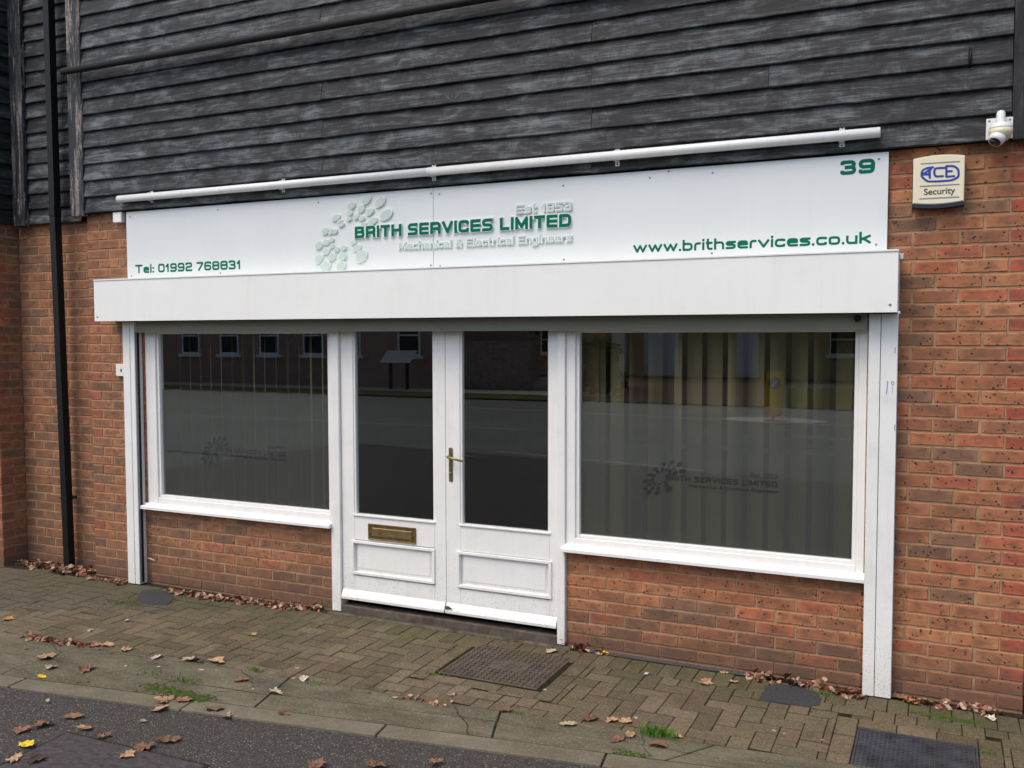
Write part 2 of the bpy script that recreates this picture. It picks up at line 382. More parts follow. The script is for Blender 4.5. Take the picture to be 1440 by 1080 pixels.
# ------------------------------------------------------------------ stroke lettering (square rounded wide letters)
GL = {
'B':(1.08,["0,0 0,1 .95,1* .95,.53* 0,.53","0,.53 1,.53* 1,0* 0,0"]),'R':(1.08,["0,0 0,1 1,1* 1,.42* 0,.42",".75,.42 .98,.25* .98,0"]),
'I':(.0,["0,0 0,1"]),'T':(1.0,["0,1 1,1",".5,1 .5,0"]),'H':(1.08,["0,0 0,1","1,0 1,1","0,.52 1,.52"]),
'S':(1.04,["1,1 0,1* 0,.5* 1,.5* 1,0* 0,0"]),'E':(.98,["1,1 0,1 0,0 1,0","0,.5 .95,.5"]),'V':(1.1,["0,1 .5,0 1,1"]),
'C':(1.05,["1,.84 1,1* 0,1* 0,0* 1,0* 1,.16"]),'L':(.85,["0,1 0,0 1,0"]),'M':(1.25,["0,0 0,1 .5,.12 1,1 1,0"]),'D':(1.08,["0,0 0,1 1,1* 1,0* 0,0"]),
'0':(.88,["0,.5 0,1* 1,1* 1,0* 0,0* 0,.5"]),'1':(.34,["0,.72 .8,1 .8,0"]),'2':(.86,["0,.9 0,1* 1,1* 1,.52* 0,.48* 0,0 1,0"]),
'3':(.86,["0,.92 0,1* .97,1* .97,.52* .35,.52",".35,.52 1,.52* 1,0* 0,0* 0,.08"]),'5':(.86,["1,1 0,1 0,.56 1,.56* 1,0* 0,0* 0,.06"]),
'6':(.88,["1,.93 1,1* 0,1* 0,0* 1,0* 1,.54* 0,.54"]),'7':(.84,["0,1 1,1 1,.85 .3,0"]),'8':(.9,["0,.55 0,1* 1,1* 1,.53* 0,.53","0,.53 0,0* 1,0* 1,.53"]),
'9':(.88,["0,.07 0,0* 1,0* 1,1* 0,1* 0,.46* 1,.46"]),
'a':(.74,["0,.72 1,.72* 1,0","1,0 0,0* 0,.36* 1,.36"]),'b':(.76,["0,1 0,0 1,0* 1,.72* 0,.72"]),'c':(.72,["1,.61 1,.72* 0,.72* 0,0* 1,0* 1,.1"]),
'e':(.76,["1,0 0,0* 0,.72* 1,.72* 1,.35 0,.35"]),'g':(.76,["1,.72 0,.72* 0,0* 1,0","1,.72 1,-.3* 0,-.3"]),'h':(.74,["0,1 0,0","0,.72 1,.72* 1,0"]),
'i':(.0,["0,0 0,.72","0,.98 0,1.0"]),'k':(.74,["0,1 0,0","1,.72 .2,.38","0,.38 .35,.38 1,0"]),'l':(.0,["0,0 0,1"]),'n':(.74,["0,0 0,.72","0,.72 1,.72* 1,0"]),
'o':(.76,["0,.36 0,.72* 1,.72* 1,0* 0,0* 0,.36"]),'r':(.42,["0,0 0,.72* 1,.72"]),'s':(.72,["1,.72 0,.72* 0,.355* 1,.355* 1,0* 0,0"]),
't':(.42,[".2,1 .2,0* 1,0","0,.72 1,.72"]),'u':(.74,["0,.72 0,0* 1,0","1,.72 1,0"]),'v':(.8,["0,.72 .5,0 1,.72"]),'w':(1.15,["0,.72 .25,0 .5,.72 .75,0 1,.72"]),
'.':(.0,["0,0 0,.02"]),':':(.0,["0,0 0,.02","0,.55 0,.57"]),'&':(1.0,["1,0 .2,.62* .3,1* .75,1* .75,.62* 0,.4* 0,0* .75,0* 1,.42"]),
}
def fillet(pts, flags, r):
    out = []
    for i, p in enumerate(pts):
        if not flags[i] or i in (0, len(pts)-1): out.append(p); continue
        a, b = pts[i-1], pts[i+1]
        la = math.dist(a, p); lb = math.dist(b, p); ra = min(r, la*.5); rb = min(r, lb*.5)
        s = (p[0]+(a[0]-p[0])*ra/la, p[1]+(a[1]-p[1])*ra/la); e = (p[0]+(b[0]-p[0])*rb/lb, p[1]+(b[1]-p[1])*rb/lb)
        for k in range(5):
            t = k/4; out.append(((1-t)**2*s[0]+2*t*(1-t)*p[0]+t*t*e[0], (1-t)**2*s[1]+2*t*(1-t)*p[1]+t*t*e[1]))
    return out

def sdf(strokes, x, y):
    best = 9
    for st in strokes:
        n = len(st)
        for i in range(n-1):
            ax, ay = st[i]; bx, by = st[i+1]; dx, dy = bx-ax, by-ay; L = math.hypot(dx, dy)
            if L < 1e-6: continue
            ux, uy = dx/L, dy/L; s = (x-ax)*ux+(y-ay)*uy; q = abs(-(x-ax)*uy+(y-ay)*ux)
            if s < 0: d = max(q, -s) if i == 0 else math.hypot(q, s)
            elif s > L: d = max(q, s-L) if i == n-2 else math.hypot(q, s-L)
            else: d = q
            if d < best: best = d
    return best
def glyph_polys(strokes, iso, x0, x1, y0, y1, h):
    nx = int((x1-x0)/h)+2; ny = int((y1-y0)/h)+2
    v = [[iso - sdf(strokes, x0+i*h, y0+j*h) for i in range(nx+1)] for j in range(ny+1)]
    polys = []; segs = []
    for j in range(ny):
        for i in range(nx):
            c = [(i, j), (i+1, j), (i+1, j+1), (i, j+1)]; vals = [v[b][a] for a, b in c]
            if max(vals) <= 0: continue
            pts = []; cuts = []
            for k in range(4):
                a, b = c[k], c[(k+1) % 4]; va, vb = vals[k], vals[(k+1) % 4]
                if va > 0: pts.append((x0+a[0]*h, y0+a[1]*h))
                if (va > 0) != (vb > 0):
                    t = va/(va-vb); q = (x0+(a[0]+(b[0]-a[0])*t)*h, y0+(a[1]+(b[1]-a[1])*t)*h); pts.append(q); cuts.append((q, va > 0))
            if len(pts) >= 3: polys.append(pts)
            if len(cuts) == 2: segs.append((cuts[0][0], cuts[1][0]))
    return polys, segs
def layout(text, thick=.2, gap=.16, space=.5, k=1.):
    x = 0; out = []
    for ch in text:
        if ch == ' ': x += space; continue
        wd, sts = GL[ch]
        W_ = wd*k
        o = []
        low = ch.islower()
        for s in sts:
            pts = []; fl = []
            for tok in s.split():
                f = tok.endswith('*'); a, b = tok.rstrip('*').split(',')
                px = x + thick/2 + float(a)*W_; b = float(b)
                py = thick/2 + b*(1-thick) if b >= 0 else b + thick/2
                if low and abs(b-.72) < 1e-6: py = .72 - thick/2
                pts.append((px, py)); fl.append(f)
            o.append(fillet(pts, fl, .24))
        out.append((x, x+W_+thick, o)); x += W_+thick+gap
    return out, x-gap
def lettering(name, text, p0, width, height, mat, parent, y, depth=.0012, thick=.2, gap=.16, space=.5, grow=0., res=18, xf=None, label=None, split=False):
    """text with lower left corner at X,Z = p0 on the plane Y = y (faces -Y)"""
    nl = [c for c in text if c != ' ']; sw = sum(GL[c][0] for c in nl)
    fixed = len(nl)*(thick+gap)-gap+space*text.count(' '); k = max(.45, min(1.7, (width/height-fixed)/sw))
    gl, tot = layout(text, thick, gap, space, k); sx = width/tot; sz = height
    bm = bmesh.new(); first = None
    for gx0, gx1, st in gl:
        if split: bm = bmesh.new()
        polys, segs = glyph_polys(st, thick/2+grow, gx0-.08-grow, gx1+.08+grow, (-.45 if any(q[1] < 0 for s in st for q in s) else -.08)-grow, 1.1+grow, 1/res)
        def P(q, yy):
            X, Z = p0[0]+q[0]*sx, p0[1]+q[1]*sz
            return (X, yy, Z)
        vm = {}
        def V(q, yy):
            k = (round(q[0], 4), round(q[1], 4), yy)
            if k not in vm: vm[k] = bm.verts.new(P(q, yy))
            return vm[k]
        for pl in polys:
            vv = []
            for q in pl:
                a = V(q, y-depth)
                if a not in vv: vv.append(a)
            if len(vv) >= 3:
                try: bm.faces.new(vv)
                except ValueError: pass
        for a, b in segs:
            vv = [V(a, y-depth), V(b, y-depth), V(b, y), V(a, y)]
            if len(set(vv)) == 4:
                try: bm.faces.new(vv)
                except ValueError: pass
        if split: o = mk(bm, name, mat, parent); o.location = -parent.location
    if split: return o
    o = mk(bm, name, mat, parent)
    if label: o['label'] = label
    return o

# ================================================================== THE GROUND
def sheet(name, poly, z, mat, kind='structure', parent=None, thick=0):
    bm = bmesh.new()
    if thick: prism(bm, poly, z-thick, z)
    else: bm.faces.new([bm.verts.new((x, y, z)) for x, y in poly])
    o = mk(bm, name, mat, parent)
    if kind: o['kind'] = kind
    return o
# kerb line (front of paving), oblique to the wall
KA = Vector((-4.755, -1.930)); KD = Vector((3.365, .496)).normalized(); KN = Vector((-KD.y, KD.x))
def kp(s, n): q = KA + KD*s + KN*n; return (q.x, q.y)
sheet('ground', [(-250, -250), (250, -250), (250, 250), (-250, 250)], -.03, MAT['road'])
sheet('road', [(-90, -60), (90, -60), (90, -4.6), (-90, -8.5)], -.012, MAT['road'])
sheet('footpath', [kp(-6, -6), kp(12, -6), kp(12, 0.02), kp(-6, 0.02)], GZ-.014, MAT['asphalt'], thick=.05)
# paving bed
bedpoly = [(-8.6, -.0), (-8.6, -2.3), kp(-3.5, .1), kp(12, .1), (7, .3), (.46, .3), (.46, 0)]
sheet('paving', [(-9, .3), (-9, -2.4), kp(-3.5, .02), kp(6.5, .02), (3, -.6), (3, .3)], GZ-.0030, MAT['bed'])
paving = bpy.data.objects['paving']
# kerb stones
kerb = empty('kerb'); kerb['kind'] = 'structure'
s0 = 2.30-1.12*7
for i in range(13):
    a = s0 + i*1.12
    if a < -4 or a > 8: continue
    bm = bmesh.new()
    prism(bm, [kp(a+.004, .0), kp(a+1.116, .0), kp(a+1.116, .128), kp(a+.004, .128)], GZ-.09, GZ+.000+random.uniform(-.001, .0015))
    bmesh.ops.bevel(bm, geom=[e for e in bm.edges], offset=.004, segments=1, affect='EDGES')
    o = mk(bm, 'kerb_stone', MAT['kerb'], kerb)

# front edge of the pavers
EDGE = [(-9, -1.42), (-5.6, -1.29), (-4.3, -1.21), (-3.5, -1.165), (-2.65, -1.115), (-1.7, -1.046), (-1.1, -1.02), (-.24, -.935), (.45, -.87), (3, -.62)]
def edge_y(x):
    for (a, b), (c_, d_) in zip(EDGE, EDGE[1:]):
        if a <= x <= c_: return b+(d_-b)*(x-a)/(c_-a)
    return EDGE[-1][1]
# concrete margin between pavers and kerb, with cracks cut in as real gaps
def kline(x):                                  # Y of kerb back line at X
    s = (x-KA.x)/KD.x; return KA.y+KD.y*s + .128/KD.x
cm = empty('concrete_margin'); cm['kind'] = 'structure'
def slab(poly, dz=0):
    bm = bmesh.new(); prism(bm, poly, GZ-.05, GZ-.001+dz)
    top = [f for f in bm.faces if f.normal.z > .5 or all(v.co.z > GZ-.02 for v in f.verts)]
    bmesh.ops.bevel(bm, geom=list({e for f in top for e in f.edges}), offset=.005, segments=1, affect='EDGES')
    mk(bm, 'concrete_slab', MAT['concrete'], cm)
def lerp2(a, b, t): return (a[0]+(b[0]-a[0])*t, a[1]+(b[1]-a[1])*t)
# slab break positions (back x, front x), gap 7 mm
brk = [(-8.9, -8.9), (-5.9, -6.3), (-3.35, -3.25), (-2.05, -1.95), (-.95, -1.12), (.55, .4), (2.9, 2.9)]
for k, ((b0, f0), (b1, f1)) in enumerate(zip(brk, brk[1:])):
    g = .004
    xs = [b0+g] + [x for x, _ in EDGE if b0+.05 < x < b1-.05] + [b1-g]
    back = [(x, edge_y(x)-.004) for x in xs]
    front = [(f1-g, kline(f1)+.005), (f0+g, kline(f0)+.005)]
    # split once more along an uneven crack running lengthways
    t0, t1 = random.uniform(.35, .6), random.uniform(.35, .6)
    m0 = lerp2(back[0], front[1], t0); m1 = lerp2(back[-1], front[0], t1)
    n = 5; crack = [(m0[0]+(m1[0]-m0[0])*i/n, m0[1]+(m1[1]-m0[1])*i/n + (random.uniform(-.02, .02) if 0 < i < n else 0)) for i in range(n+1)]
    slab([*[(x, y) for x, y in crack[::1]], *back[::-1]][::1], random.uniform(.0005, .003))
    slab([front[1], front[0], *[(x, y-.006) for x, y in crack[::-1]]], random.uniform(0, .002))

# pavers: soldier course at the wall, then 90 degree herringbone
MANH = (-2.640, -1.962, -.752, -.172)          # x0,x1,y0,y1
COVR = (-.350, .190, -.99, -.505)
P1, P2 = .2045, .1022
mesh_cache = {}
def clip(poly, a, b, c):                        # keep a*x+b*y<=c
    out = []
    for i in range(len(poly)):
        p, q = poly[i], poly[(i+1) % len(poly)]; dp = a*p[0]+b*p[1]-c; dq = a*q[0]+b*q[1]-c
        if dp <= 0: out.append(p)
        if (dp < 0) != (dq < 0) and dp != dq:
            t = dp/(dp-dq); out.append((p[0]+(q[0]-p[0])*t, p[1]+(q[1]-p[1])*t))
    return out
def area(p): return abs(sum(p[i][0]*p[(i+1) % len(p)][1]-p[(i+1) % len(p)][0]*p[i][1] for i in range(len(p))))/2 if len(p) > 2 else 0
def paver_mesh(poly):
    bm = bmesh.new(); prism(bm, poly, -.04, 0)
    bmesh.ops.recalc_face_normals(bm, faces=bm.faces)
    top = [f for f in bm.faces if all(v.co.z > -.001 for v in f.verts)]
    es = list({e for f in top for e in f.edges})
    bmesh.ops.bevel(bm, geom=es, offset=.0026, segments=1, affect='EDGES')
    bm.faces.ensure_lookup_table()
    me = bpy.data.meshes.new('paver'); bm.to_mesh(me); bm.free(); me.materials.append(MAT['paver']); return me
pav = []
J = .0023
def add_paver(x0, x1, y0, y1, special=None):
    x0 += J; x1 -= J; y0 += J*2.0; y1 -= J*1.9
    full = [(x0, y0), (x1, y0), (x1, y1), (x0, y1)]
    poly = full
    # cut to front edge (piecewise line near this paver)
    xm = (x0+x1)/2; ya, yb = edge_y(x0-.05), edge_y(x1+.05); k = (yb-ya)/(x1-x0+.1)
    poly = clip(poly, k, -1, -(ya-k*(x0-.05)) )   # y >= line
    if not special:
        for (a, b, c_, d_) in (MANH, COVR):
            if x1 > a-P2 and x0 < b+P2 and y1 > c_-P2*1.0 and y0 < d_+P2:
                cx, cy = xm, (y0+y1)/2
                o = [(a-P2-x1, 'l'), (x0-b-P2, 'r'), (c_-P2-y1, 'b'), (y0-d_-P2, 't')]
                if max(v for v, _ in o) >= -1e-6: continue
                v, side = max([(cxx, s) for cxx, s in ((a-P2-cx, 'l'), (cx-b-P2, 'r'), (c_-P2-cy, 'b'), (cy-d_-P2, 't'))])
                poly = clip(poly, *{'l': (1, 0, a-P2-J), 'r': (-1, 0, -(b+P2+J)), 'b': (0, 1, c_-P2-J), 't': (0, -1, -(d_+P2+J))}[side])
    if area(poly) < .0022: return
    pav.append((poly, abs(area(poly)-area(full)) < 1e-7, (x0, x1, y0, y1)))
SY = -.055                                      # back of the soldier course
x = -8.2
while x < .46: add_paver(x, x+P2, SY-P1, SY, True); x += P2
def framed(x0, x1, y0, y1):                     # pavers that frame a cover
    n = max(1, round((x1-x0)/P1)); s = (x1-x0)/n
    for i in range(n):
        add_paver(x0+i*s, x0+(i+1)*s, y0-P2, y0, True)
        if y1+P2 < SY-P1+.02: add_paver(x0+i*s, x0+(i+1)*s, y1, y1+P2, True)
    n = max(1, round((y1-y0+2*P2)/P1)); s = (y1-y0+2*P2)/n
    for i in range(n):
        add_paver(x0-P2, x0, y0-P2+i*s, y0-P2+(i+1)*s, True); add_paver(x1, x1+P2, y0-P2+i*s, y0-P2+(i+1)*s, True)
framed(MANH[0], MANH[1], MANH[2], MANH[3]); framed(COVR[0], COVR[1], COVR[2], COVR[3])
HY = SY-P1
for i in range(-82, 8):
    for j in range(-14, 0):
        k = (i - j) % 4
        X = i*P2+.02; Y = HY+j*P2
        if k == 0: r = (X, X+2*P2, Y, Y+P2)
        elif k == 3: r = (X, X+P2, Y-P2, Y+P2) if False else None
        else: r = None
        if k == 3: r = (X, X+P2, Y, Y+2*P2)
        if r is None: continue
        x0, x1, y0, y1 = r
        if y1 > HY+1e-4: y1 = HY
        if y1-y0 < .03 or x0 < -8.2 or x1 > .62: continue
        if y1 < edge_y((x0+x1)/2): continue
        add_paver(x0, x1, y0, y1)
cc = []
base_cols = [(.140, .108, .064), (.152, .118, .072), (.126, .098, .060), (.156, .114, .070), (.141, .113, .068), (.130, .093, .059), (.168, .128, .082)]
# drop pavers lying wholly under the covers or out of the picture
def inside(p, r): return r[0]-.001 < p[0] < r[1]+.001 and r[2]-.001 < p[1] < r[3]+.001
pl2 = []
for poly, full, r in pav:
    cx = sum(p[0] for p in poly)/len(poly); cy = sum(p[1] for p in poly)/len(poly)
    if inside((cx, cy), MANH) or inside((cx, cy), COVR): continue
    v = Vector((cx, cy, GZ))-CAM; k = v.dot(fw); sx = 720+F_PX*v.dot(RT)/k; sy = 540-F_PX*v.dot(UP)/k
    pl2.append((k, -40 < sx < 1480 and sy < 1110, poly, full, r))
seen = sorted([q for q in pl2 if q[1]], key=lambda q: q[0])
indiv, rest = seen[:298], seen[298:]+[q for q in pl2 if not q[1]]
for k, _, poly, full, r in indiv:
    cx = sum(p[0] for p in poly)/len(poly); cy = sum(p[1] for p in poly)/len(poly)
    if full:
        key = (round(r[1]-r[0], 3), round(r[3]-r[2], 3))
        if key not in mesh_cache:
            a, b = (r[1]-r[0])/2, (r[3]-r[2])/2; mesh_cache[key] = paver_mesh([(-a, -b), (a, -b), (a, b), (-a, b)])
        me = mesh_cache[key]; cx, cy = (r[0]+r[1])/2, (r[2]+r[3])/2
    else: me = paver_mesh([(p[0]-cx, p[1]-cy) for p in poly])
    o = bpy.data.objects.new('paver', me); COL.objects.link(o); o.parent = paving
    o.location = (cx, cy, GZ+random.uniform(-.0008, .0028)); o.rotation_euler = (random.gauss(0, .005), random.gauss(0, .005), random.gauss(0, .008))
    c = random.choice(base_cols); f = random.uniform(.85, 1.15)
    if abs(cx+2.25) < .55 and cy > -.27 and random.random() < .7: c = (.150, .098, .070)
    o.color = (c[0]*f, c[1]*f, c[2]*f, 1)
bm = bmesh.new()
for k, _, poly, full, r in rest:
    if len(poly) > 2: prism(bm, poly, GZ-.03, GZ+random.uniform(-.0008, .0020))
o = mk(bm, 'far_pavers', MAT['paver'], paving); o['kind'] = 'stuff'; o.color = (.115, .096, .068, 1)

# soil strip at the foot of the wall
sheet('soil_strip', [(-7.3, .12), (-7.3, -.14), (-5.62, -.056), (-5.0, -.052), (-3.9, -.052), (-3.9, .12)], GZ+.001, MAT['soil'])
sheet('soil_strip', [(-2.1, .02), (-2.1, -.052), (.46, -.052), (.46, .02)], GZ+.001, MAT['soil'])

# ================================================================== BRICK WALLS
BR = .215; BH = .065; CO = .225; CH = .075
brick_cache = {}
def brick_mesh(L):
    L = round(L, 2); key = (L, random.randrange(5))
    if key not in brick_cache:
        rnd = random.Random(hash(key)); bm = bmesh.new(); h = BH/2; w2 = L/2
        nx = 4 if L > .15 else 2
        xs = [-w2+2*w2*i/nx for i in range(nx+1)]
        q = lambda a: a+rnd.uniform(-.0013, .0013)
        rim = [(x, -h+rnd.uniform(-.0012, .0012)) for x in xs]+[(w2+rnd.uniform(-.001, .001), 0)]+[(x, h+rnd.uniform(-.0012, .0012)) for x in xs[::-1]]+[(-w2+rnd.uniform(-.001, .001), 0)]
        n = len(rim)
        def ins(p, d): return (p[0]-d*(1 if p[0] > w2-.004 else -1 if p[0] < -w2+.004 else 0), p[1]-d*(1 if p[1] > .01 else -1 if p[1] < -.01 else 0))
        F = [bm.verts.new((ins(p, .0035)[0], rnd.uniform(-.0006, .0006), ins(p, .0035)[1])) for p in rim]
        R = [bm.verts.new((p[0], .0036, p[1])) for p in rim]; B = [bm.verts.new((p[0], .10, p[1])) for p in rim]
        bm.faces.new(F)
        for k in range(n):
            bm.faces.new((F[k], R[k], R[(k+1) % n], F[(k+1) % n])); bm.faces.new((R[k], B[k], B[(k+1) % n], R[(k+1) % n]))
        bmesh.ops.recalc_face_normals(bm, faces=bm.faces)
        me = bpy.data.meshes.new('brick'); bm.to_mesh(me); bm.free(); me.materials.append(MAT['brick']); brick_cache[key] = me
    return brick_cache[key]
BCOL = [(.395, .160, .078)]*7 + [(.43, .190, .092)]*5 + [(.35, .142, .073)]*5 + [(.30, .130, .070)]*4 + [(.235, .125, .074)]*2 + [(.20, .112, .072)]*1 + [(.42, .140, .072)]*2
RED = (.40, .105, .060)
def brick_wall(label, x0, x1, z1, loc=(0, 0, 0), rz=0, phase=0., z0=0., red=None, tone=1.0, dark=.0, sx=(0, 0), skip=None):
    root = boxes('brick_wall', MAT['mortar'], [(x0+.004, x1-.004, .0046, .14, z0-.02, z1)], bev=0)
    root.location = loc; root.rotation_euler = (0, 0, rz); tag(root, label, 'wall')
    n = 25
    while 1.95-CH*(n+1) < z1-.012:
        zc = 1.95-CH*n-CH/2
        top = min(zc+BH/2, z1); bot = max(zc-BH/2, z0-.01)
        off = -1.958+phase if n % 2 == 0 else -1.958+phase+CO/2
        k0 = math.floor((x0-off)/CO)-1
        for k in range(k0, k0+60):
            a = off+k*CO+.005; b = off+(k+1)*CO-.005
            if b-x0 < .055 or x1-a < .055: continue
            if a-x0 < .065: a = x0
            if x1-b < .065: b = x1
            if b-a < .035: continue
            if top-bot < .02: continue
            o = bpy.data.objects.new('brick', brick_mesh(b-a)); COL.objects.link(o); o.parent = root
            jz = random.uniform(-.001, .001)
            o.location = ((a+b)/2+random.uniform(-.001, .001), random.uniform(-.0012, .0015), (top+bot)/2+jz)
            o.scale = (1, 1, (top-bot)/BH); o.rotation_euler = (random.gauss(0, .004), random.gauss(0, .003), random.gauss(0, .003))
            c = random.choice(BCOL)
            if red and red(a, b, n): c = RED
            f = random.uniform(.88, 1.12)*tone
            if random.random() < dark: c = (.21, .122, .08)
            if dark: c = tuple(u*.62+v*.38 for u, v in zip(c, (.31, .165, .095)))
            o.color = (c[0]*f, c[1]*f, c[2]*f, 1)
        n -= 1
    return root
brick_wall('orange brick pier at the right end of the shopfront, under the alarm box', -.372, .408, 2.985, red=lambda a, b, n: (b-a) < .13 and b > .39)
brick_wall('low brick panel under the wide right-hand window', -2.110, -.374, .672, tone=1.0)
brick_wall('low brick panel with leaves at its foot under the left-hand window', -5.628, -3.876, .662, tone=.98, dark=.15)
brick_wall('narrow brick pier between the black downpipe and the left shutter guide', -6.242, -5.630, 2.985, red=lambda a, b, n: (a < -6.23 and (b-a) < .13 and random.random() < .7), tone=.95, dark=.08)
brick_wall('set-back brick wall behind the black downpipe', -7.250, -6.200, 2.95, loc=(0, .1, 0), phase=.07, tone=.88, dark=.22)
brick_wall('short return of brick wall facing sideways at the far left edge', -.13, .098, 2.95, loc=(-7.18, 0, 0), rz=pi/2, phase=.03, tone=.88, dark=.15, red=lambda a, b, n: (b-a) < .13 and a < -.1)
brick_wall('brick wing wall running out of the picture at the left edge', -8.0, -7.182, 2.95, loc=(0, -.13, 0), tone=.9)
# small things on the walls ----------------------------------------
# body of the building behind the facade
sheet('interior_floor', [(-6.2, .05), (.35, .05), (.35, 4.3), (-6.2, 4.3)], .14, MAT['room_floor'])
o = boxes('interior_wall', MAT['room_wall'], [(-1.95, .30, 4.2, 4.3, .1, 2.7), (.30, .40, .15, 4.3, .1, 2.7)], bev=0); o['kind'] = 'structure'
o = boxes('interior_partition', MAT['room_wall'], [(-2.1, -1.95, .15, 4.3, .1, 2.7)], bev=0); o['kind'] = 'structure'
o = boxes('lobby_wall', MAT['room_dark'], [(-6.2, -2.1, 3.2, 3.3, .1, 2.7), (-6.25, -6.2, .15, 3.3, .1, 2.7), (-3.86, -3.80, .2, 3.2, .1, 2.7)], bev=0); o['kind'] = 'structure'
o = boxes('interior_ceiling', plain('ceiling', (.6, .58, .52), .9), [(-6.25, .42, .15, 4.3, 2.6, 2.7)], bev=0); o['kind'] = 'structure'
o = boxes('upper_wall', MAT['room_dark'], [(-6.24, .40, .02, .14, 2.115, 2.60), (-6.24, .40, .02, .14, 2.60, 6.2)], bev=0); o['kind'] = 'structure'
o = boxes('upper_wall', MAT['room_dark'], [(-8.1, -6.25, .13, .25, 2.6, 6.2), (-8.1, -7.19, -.12, .12, 2.6, 6.2)], bev=0); o['kind'] = 'structure'

# ================================================================== WEATHERBOARDS
PITCHB = .1277
def board(bm_, a, b, z, y, rz=0, drop=0.):
    # wedge section: thick lower edge, thin top tucked under the next one
    j = .0008*random.uniform(-1, 1)
    sec = [(-.036+j, 0), (-.038+j, .005), (-.012, PITCHB+.022), (-.004, PITCHB+.022), (-.006, 0)]
    n = max(2, int((b-a)/.33)); rings = []
    for i in range(n+1):
        t = i/n; x_ = a+(b-a)*t; wz = random.uniform(-.0028, .0028)+drop*t; wy = random.uniform(-.0030, .0014)
        rings.append([bm_.verts.new((x_, y+s[0]+wy, z+s[1]+(wz if k < 2 or k == 4 else 0))) for k, s in enumerate(sec)])
    for r0, r1 in zip(rings, rings[1:]):
        for k in range(5): bm_.faces.new((r0[k], r0[(k+1) % 5], r1[(k+1) % 5], r1[k]))
    bm_.faces.new(rings[0]); bm_.faces.new(rings[-1][::-1])
def cladding(label, spans, z0, y, rows, mat, loc=(0, 0, 0), rz=0, pitch=PITCHB):
    root = empty('weatherboard_cladding', loc, rz); tag(root, label, 'cladding')
    for r in range(rows):
        sp = spans(r)
        for a, b in sp:
            bm = bmesh.new(); board(bm, a+.0016, b-.0016, z0+r*pitch, y)
            if b-a > .6:
                xn = a+.09
                while xn < b-.05:
                    bmesh.ops.create_cone(bm, cap_ends=True, segments=6, radius1=.0032, radius2=.0022, depth=.003, matrix=Matrix.Translation((xn+random.uniform(-.01, .01), y-.0355, z0+r*pitch+.026+random.uniform(-.004, .004))) @ Matrix.Rotation(pi/2, 4, 'X')); xn += .58
            mk(bm, 'board', mat, root)
    return root
def main_spans(r):
    js = {0: [-6.20, -1.933, .285], 1: [-6.20, -3.895, .285]}[r % 2]
    if r % 4 == 3: js = [-6.20, -3.895, -.9, .285]
    if r % 6 == 5: js = [-6.20, -3.895, .285]
    return list(zip(js, js[1:]))
cl = cladding('black weathered boards across the storey above the white sign', main_spans, 2.985, -.022, 17, MAT['board'])
cl2 = cladding('short dark boards behind the black downpipe, set back at left', lambda r: [(-7.11, -6.36)], 2.945, .085, 17, MAT['board'], pitch=.1257)
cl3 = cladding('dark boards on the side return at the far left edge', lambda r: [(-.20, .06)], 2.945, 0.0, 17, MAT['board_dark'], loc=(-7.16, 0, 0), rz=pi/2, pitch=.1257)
def trim(label, x0, x1, y0, y1, z0, z1, mat):
    o = boxes('corner_board', mat, [(x0, x1, y0, y1, z0, z1)], bev=.004); tag(o, label, 'corner board'); return o
trim('peeling upright board at the left end of the long cladding', -6.345, -6.195, -.066, -.02, 2.965, 5.2, MAT['post_wood2'])
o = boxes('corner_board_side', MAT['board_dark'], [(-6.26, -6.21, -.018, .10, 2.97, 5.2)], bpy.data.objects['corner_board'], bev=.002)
trim('weathered upright board in the inside corner at far left', -7.135, -6.985, .015, .055, 2.935, 5.2, MAT['post_wood'])
trim('dark upright board at the right-hand top corner beside the dome camera', .287, .450, -.066, -.005, 2.975, 5.2, MAT['post_wood3'])

# dark rail across the boards
rail = empty('rail_pipe', (-6.3, -.12, 4.09)); tag(rail, 'long black pipe running level across the dark boards near the top', 'pipe')
za = 4.098
bm = bmesh.new(); tube_bm(bm, [(-.05, .01, .0), (-.02, 0, .0), (3.9, 0, .0), (7.0, 0, -.005)], [.012, .027, .028, .028], 14)
M = N('mossy black pipe', .6, .3); zz = M.xyz(M.pos())[2]
c = M.mix(M.mr(M.math('ADD', zz, M.math('MULTIPLY', M.noise(6, 5, .7), .03)), 4.118, 4.128, 0, .8), (.008, .008, .008), (.04, .04, .028)); M.col(c); M.bump(M.noise(80, 4), .5, .003)
mk(bm, 'pipe', M.m, rail, True)

# ================================================================== DOWNPIPE
dp = empty('downpipe', (-6.57, .03, GZ)); tag(dp, 'square black downpipe from the boards to the leaf litter at left', 'downpipe')
bm = bmesh.new()
def sq(bm, pts, h=.031):
    rings = []
    for (x, y, z) in pts: rings.append([bm.verts.new((x+a*h, y+b*h, z)) for a, b in ((-1, -1), (1, -1), (1, 1), (-1, 1))])
    for r0, r1 in zip(rings, rings[1:]):
        for k in range(4): bm.faces.new((r0[k], r0[(k+1) % 4], r1[(k+1) % 4], r1[k]))
    bm.faces.new(rings[0][::-1]); bm.faces.new(rings[-1])
sq(bm, [(0, -.01, 0), (0, -.055, 2.86), (0, -.064, 5.1)])
mk(bm, 'pipe', MAT['black_pipe'], dp)
for z in (2.98,):
    bm = bmesh.new(); sq(bm, [(0, -.058, z-.05), (0, -.059, z+.02)], .0345); mk(bm, 'collar', MAT['black_pipe'], dp)
bm = bmesh.new(); box_bm(bm, -.038, .038, -.052, .02, .60, .625, .002); box_bm(bm, .038, .085, -.005, .012, .605, .632, .002); mk(bm, 'pipe_clip', MAT['black_pipe'], dp)

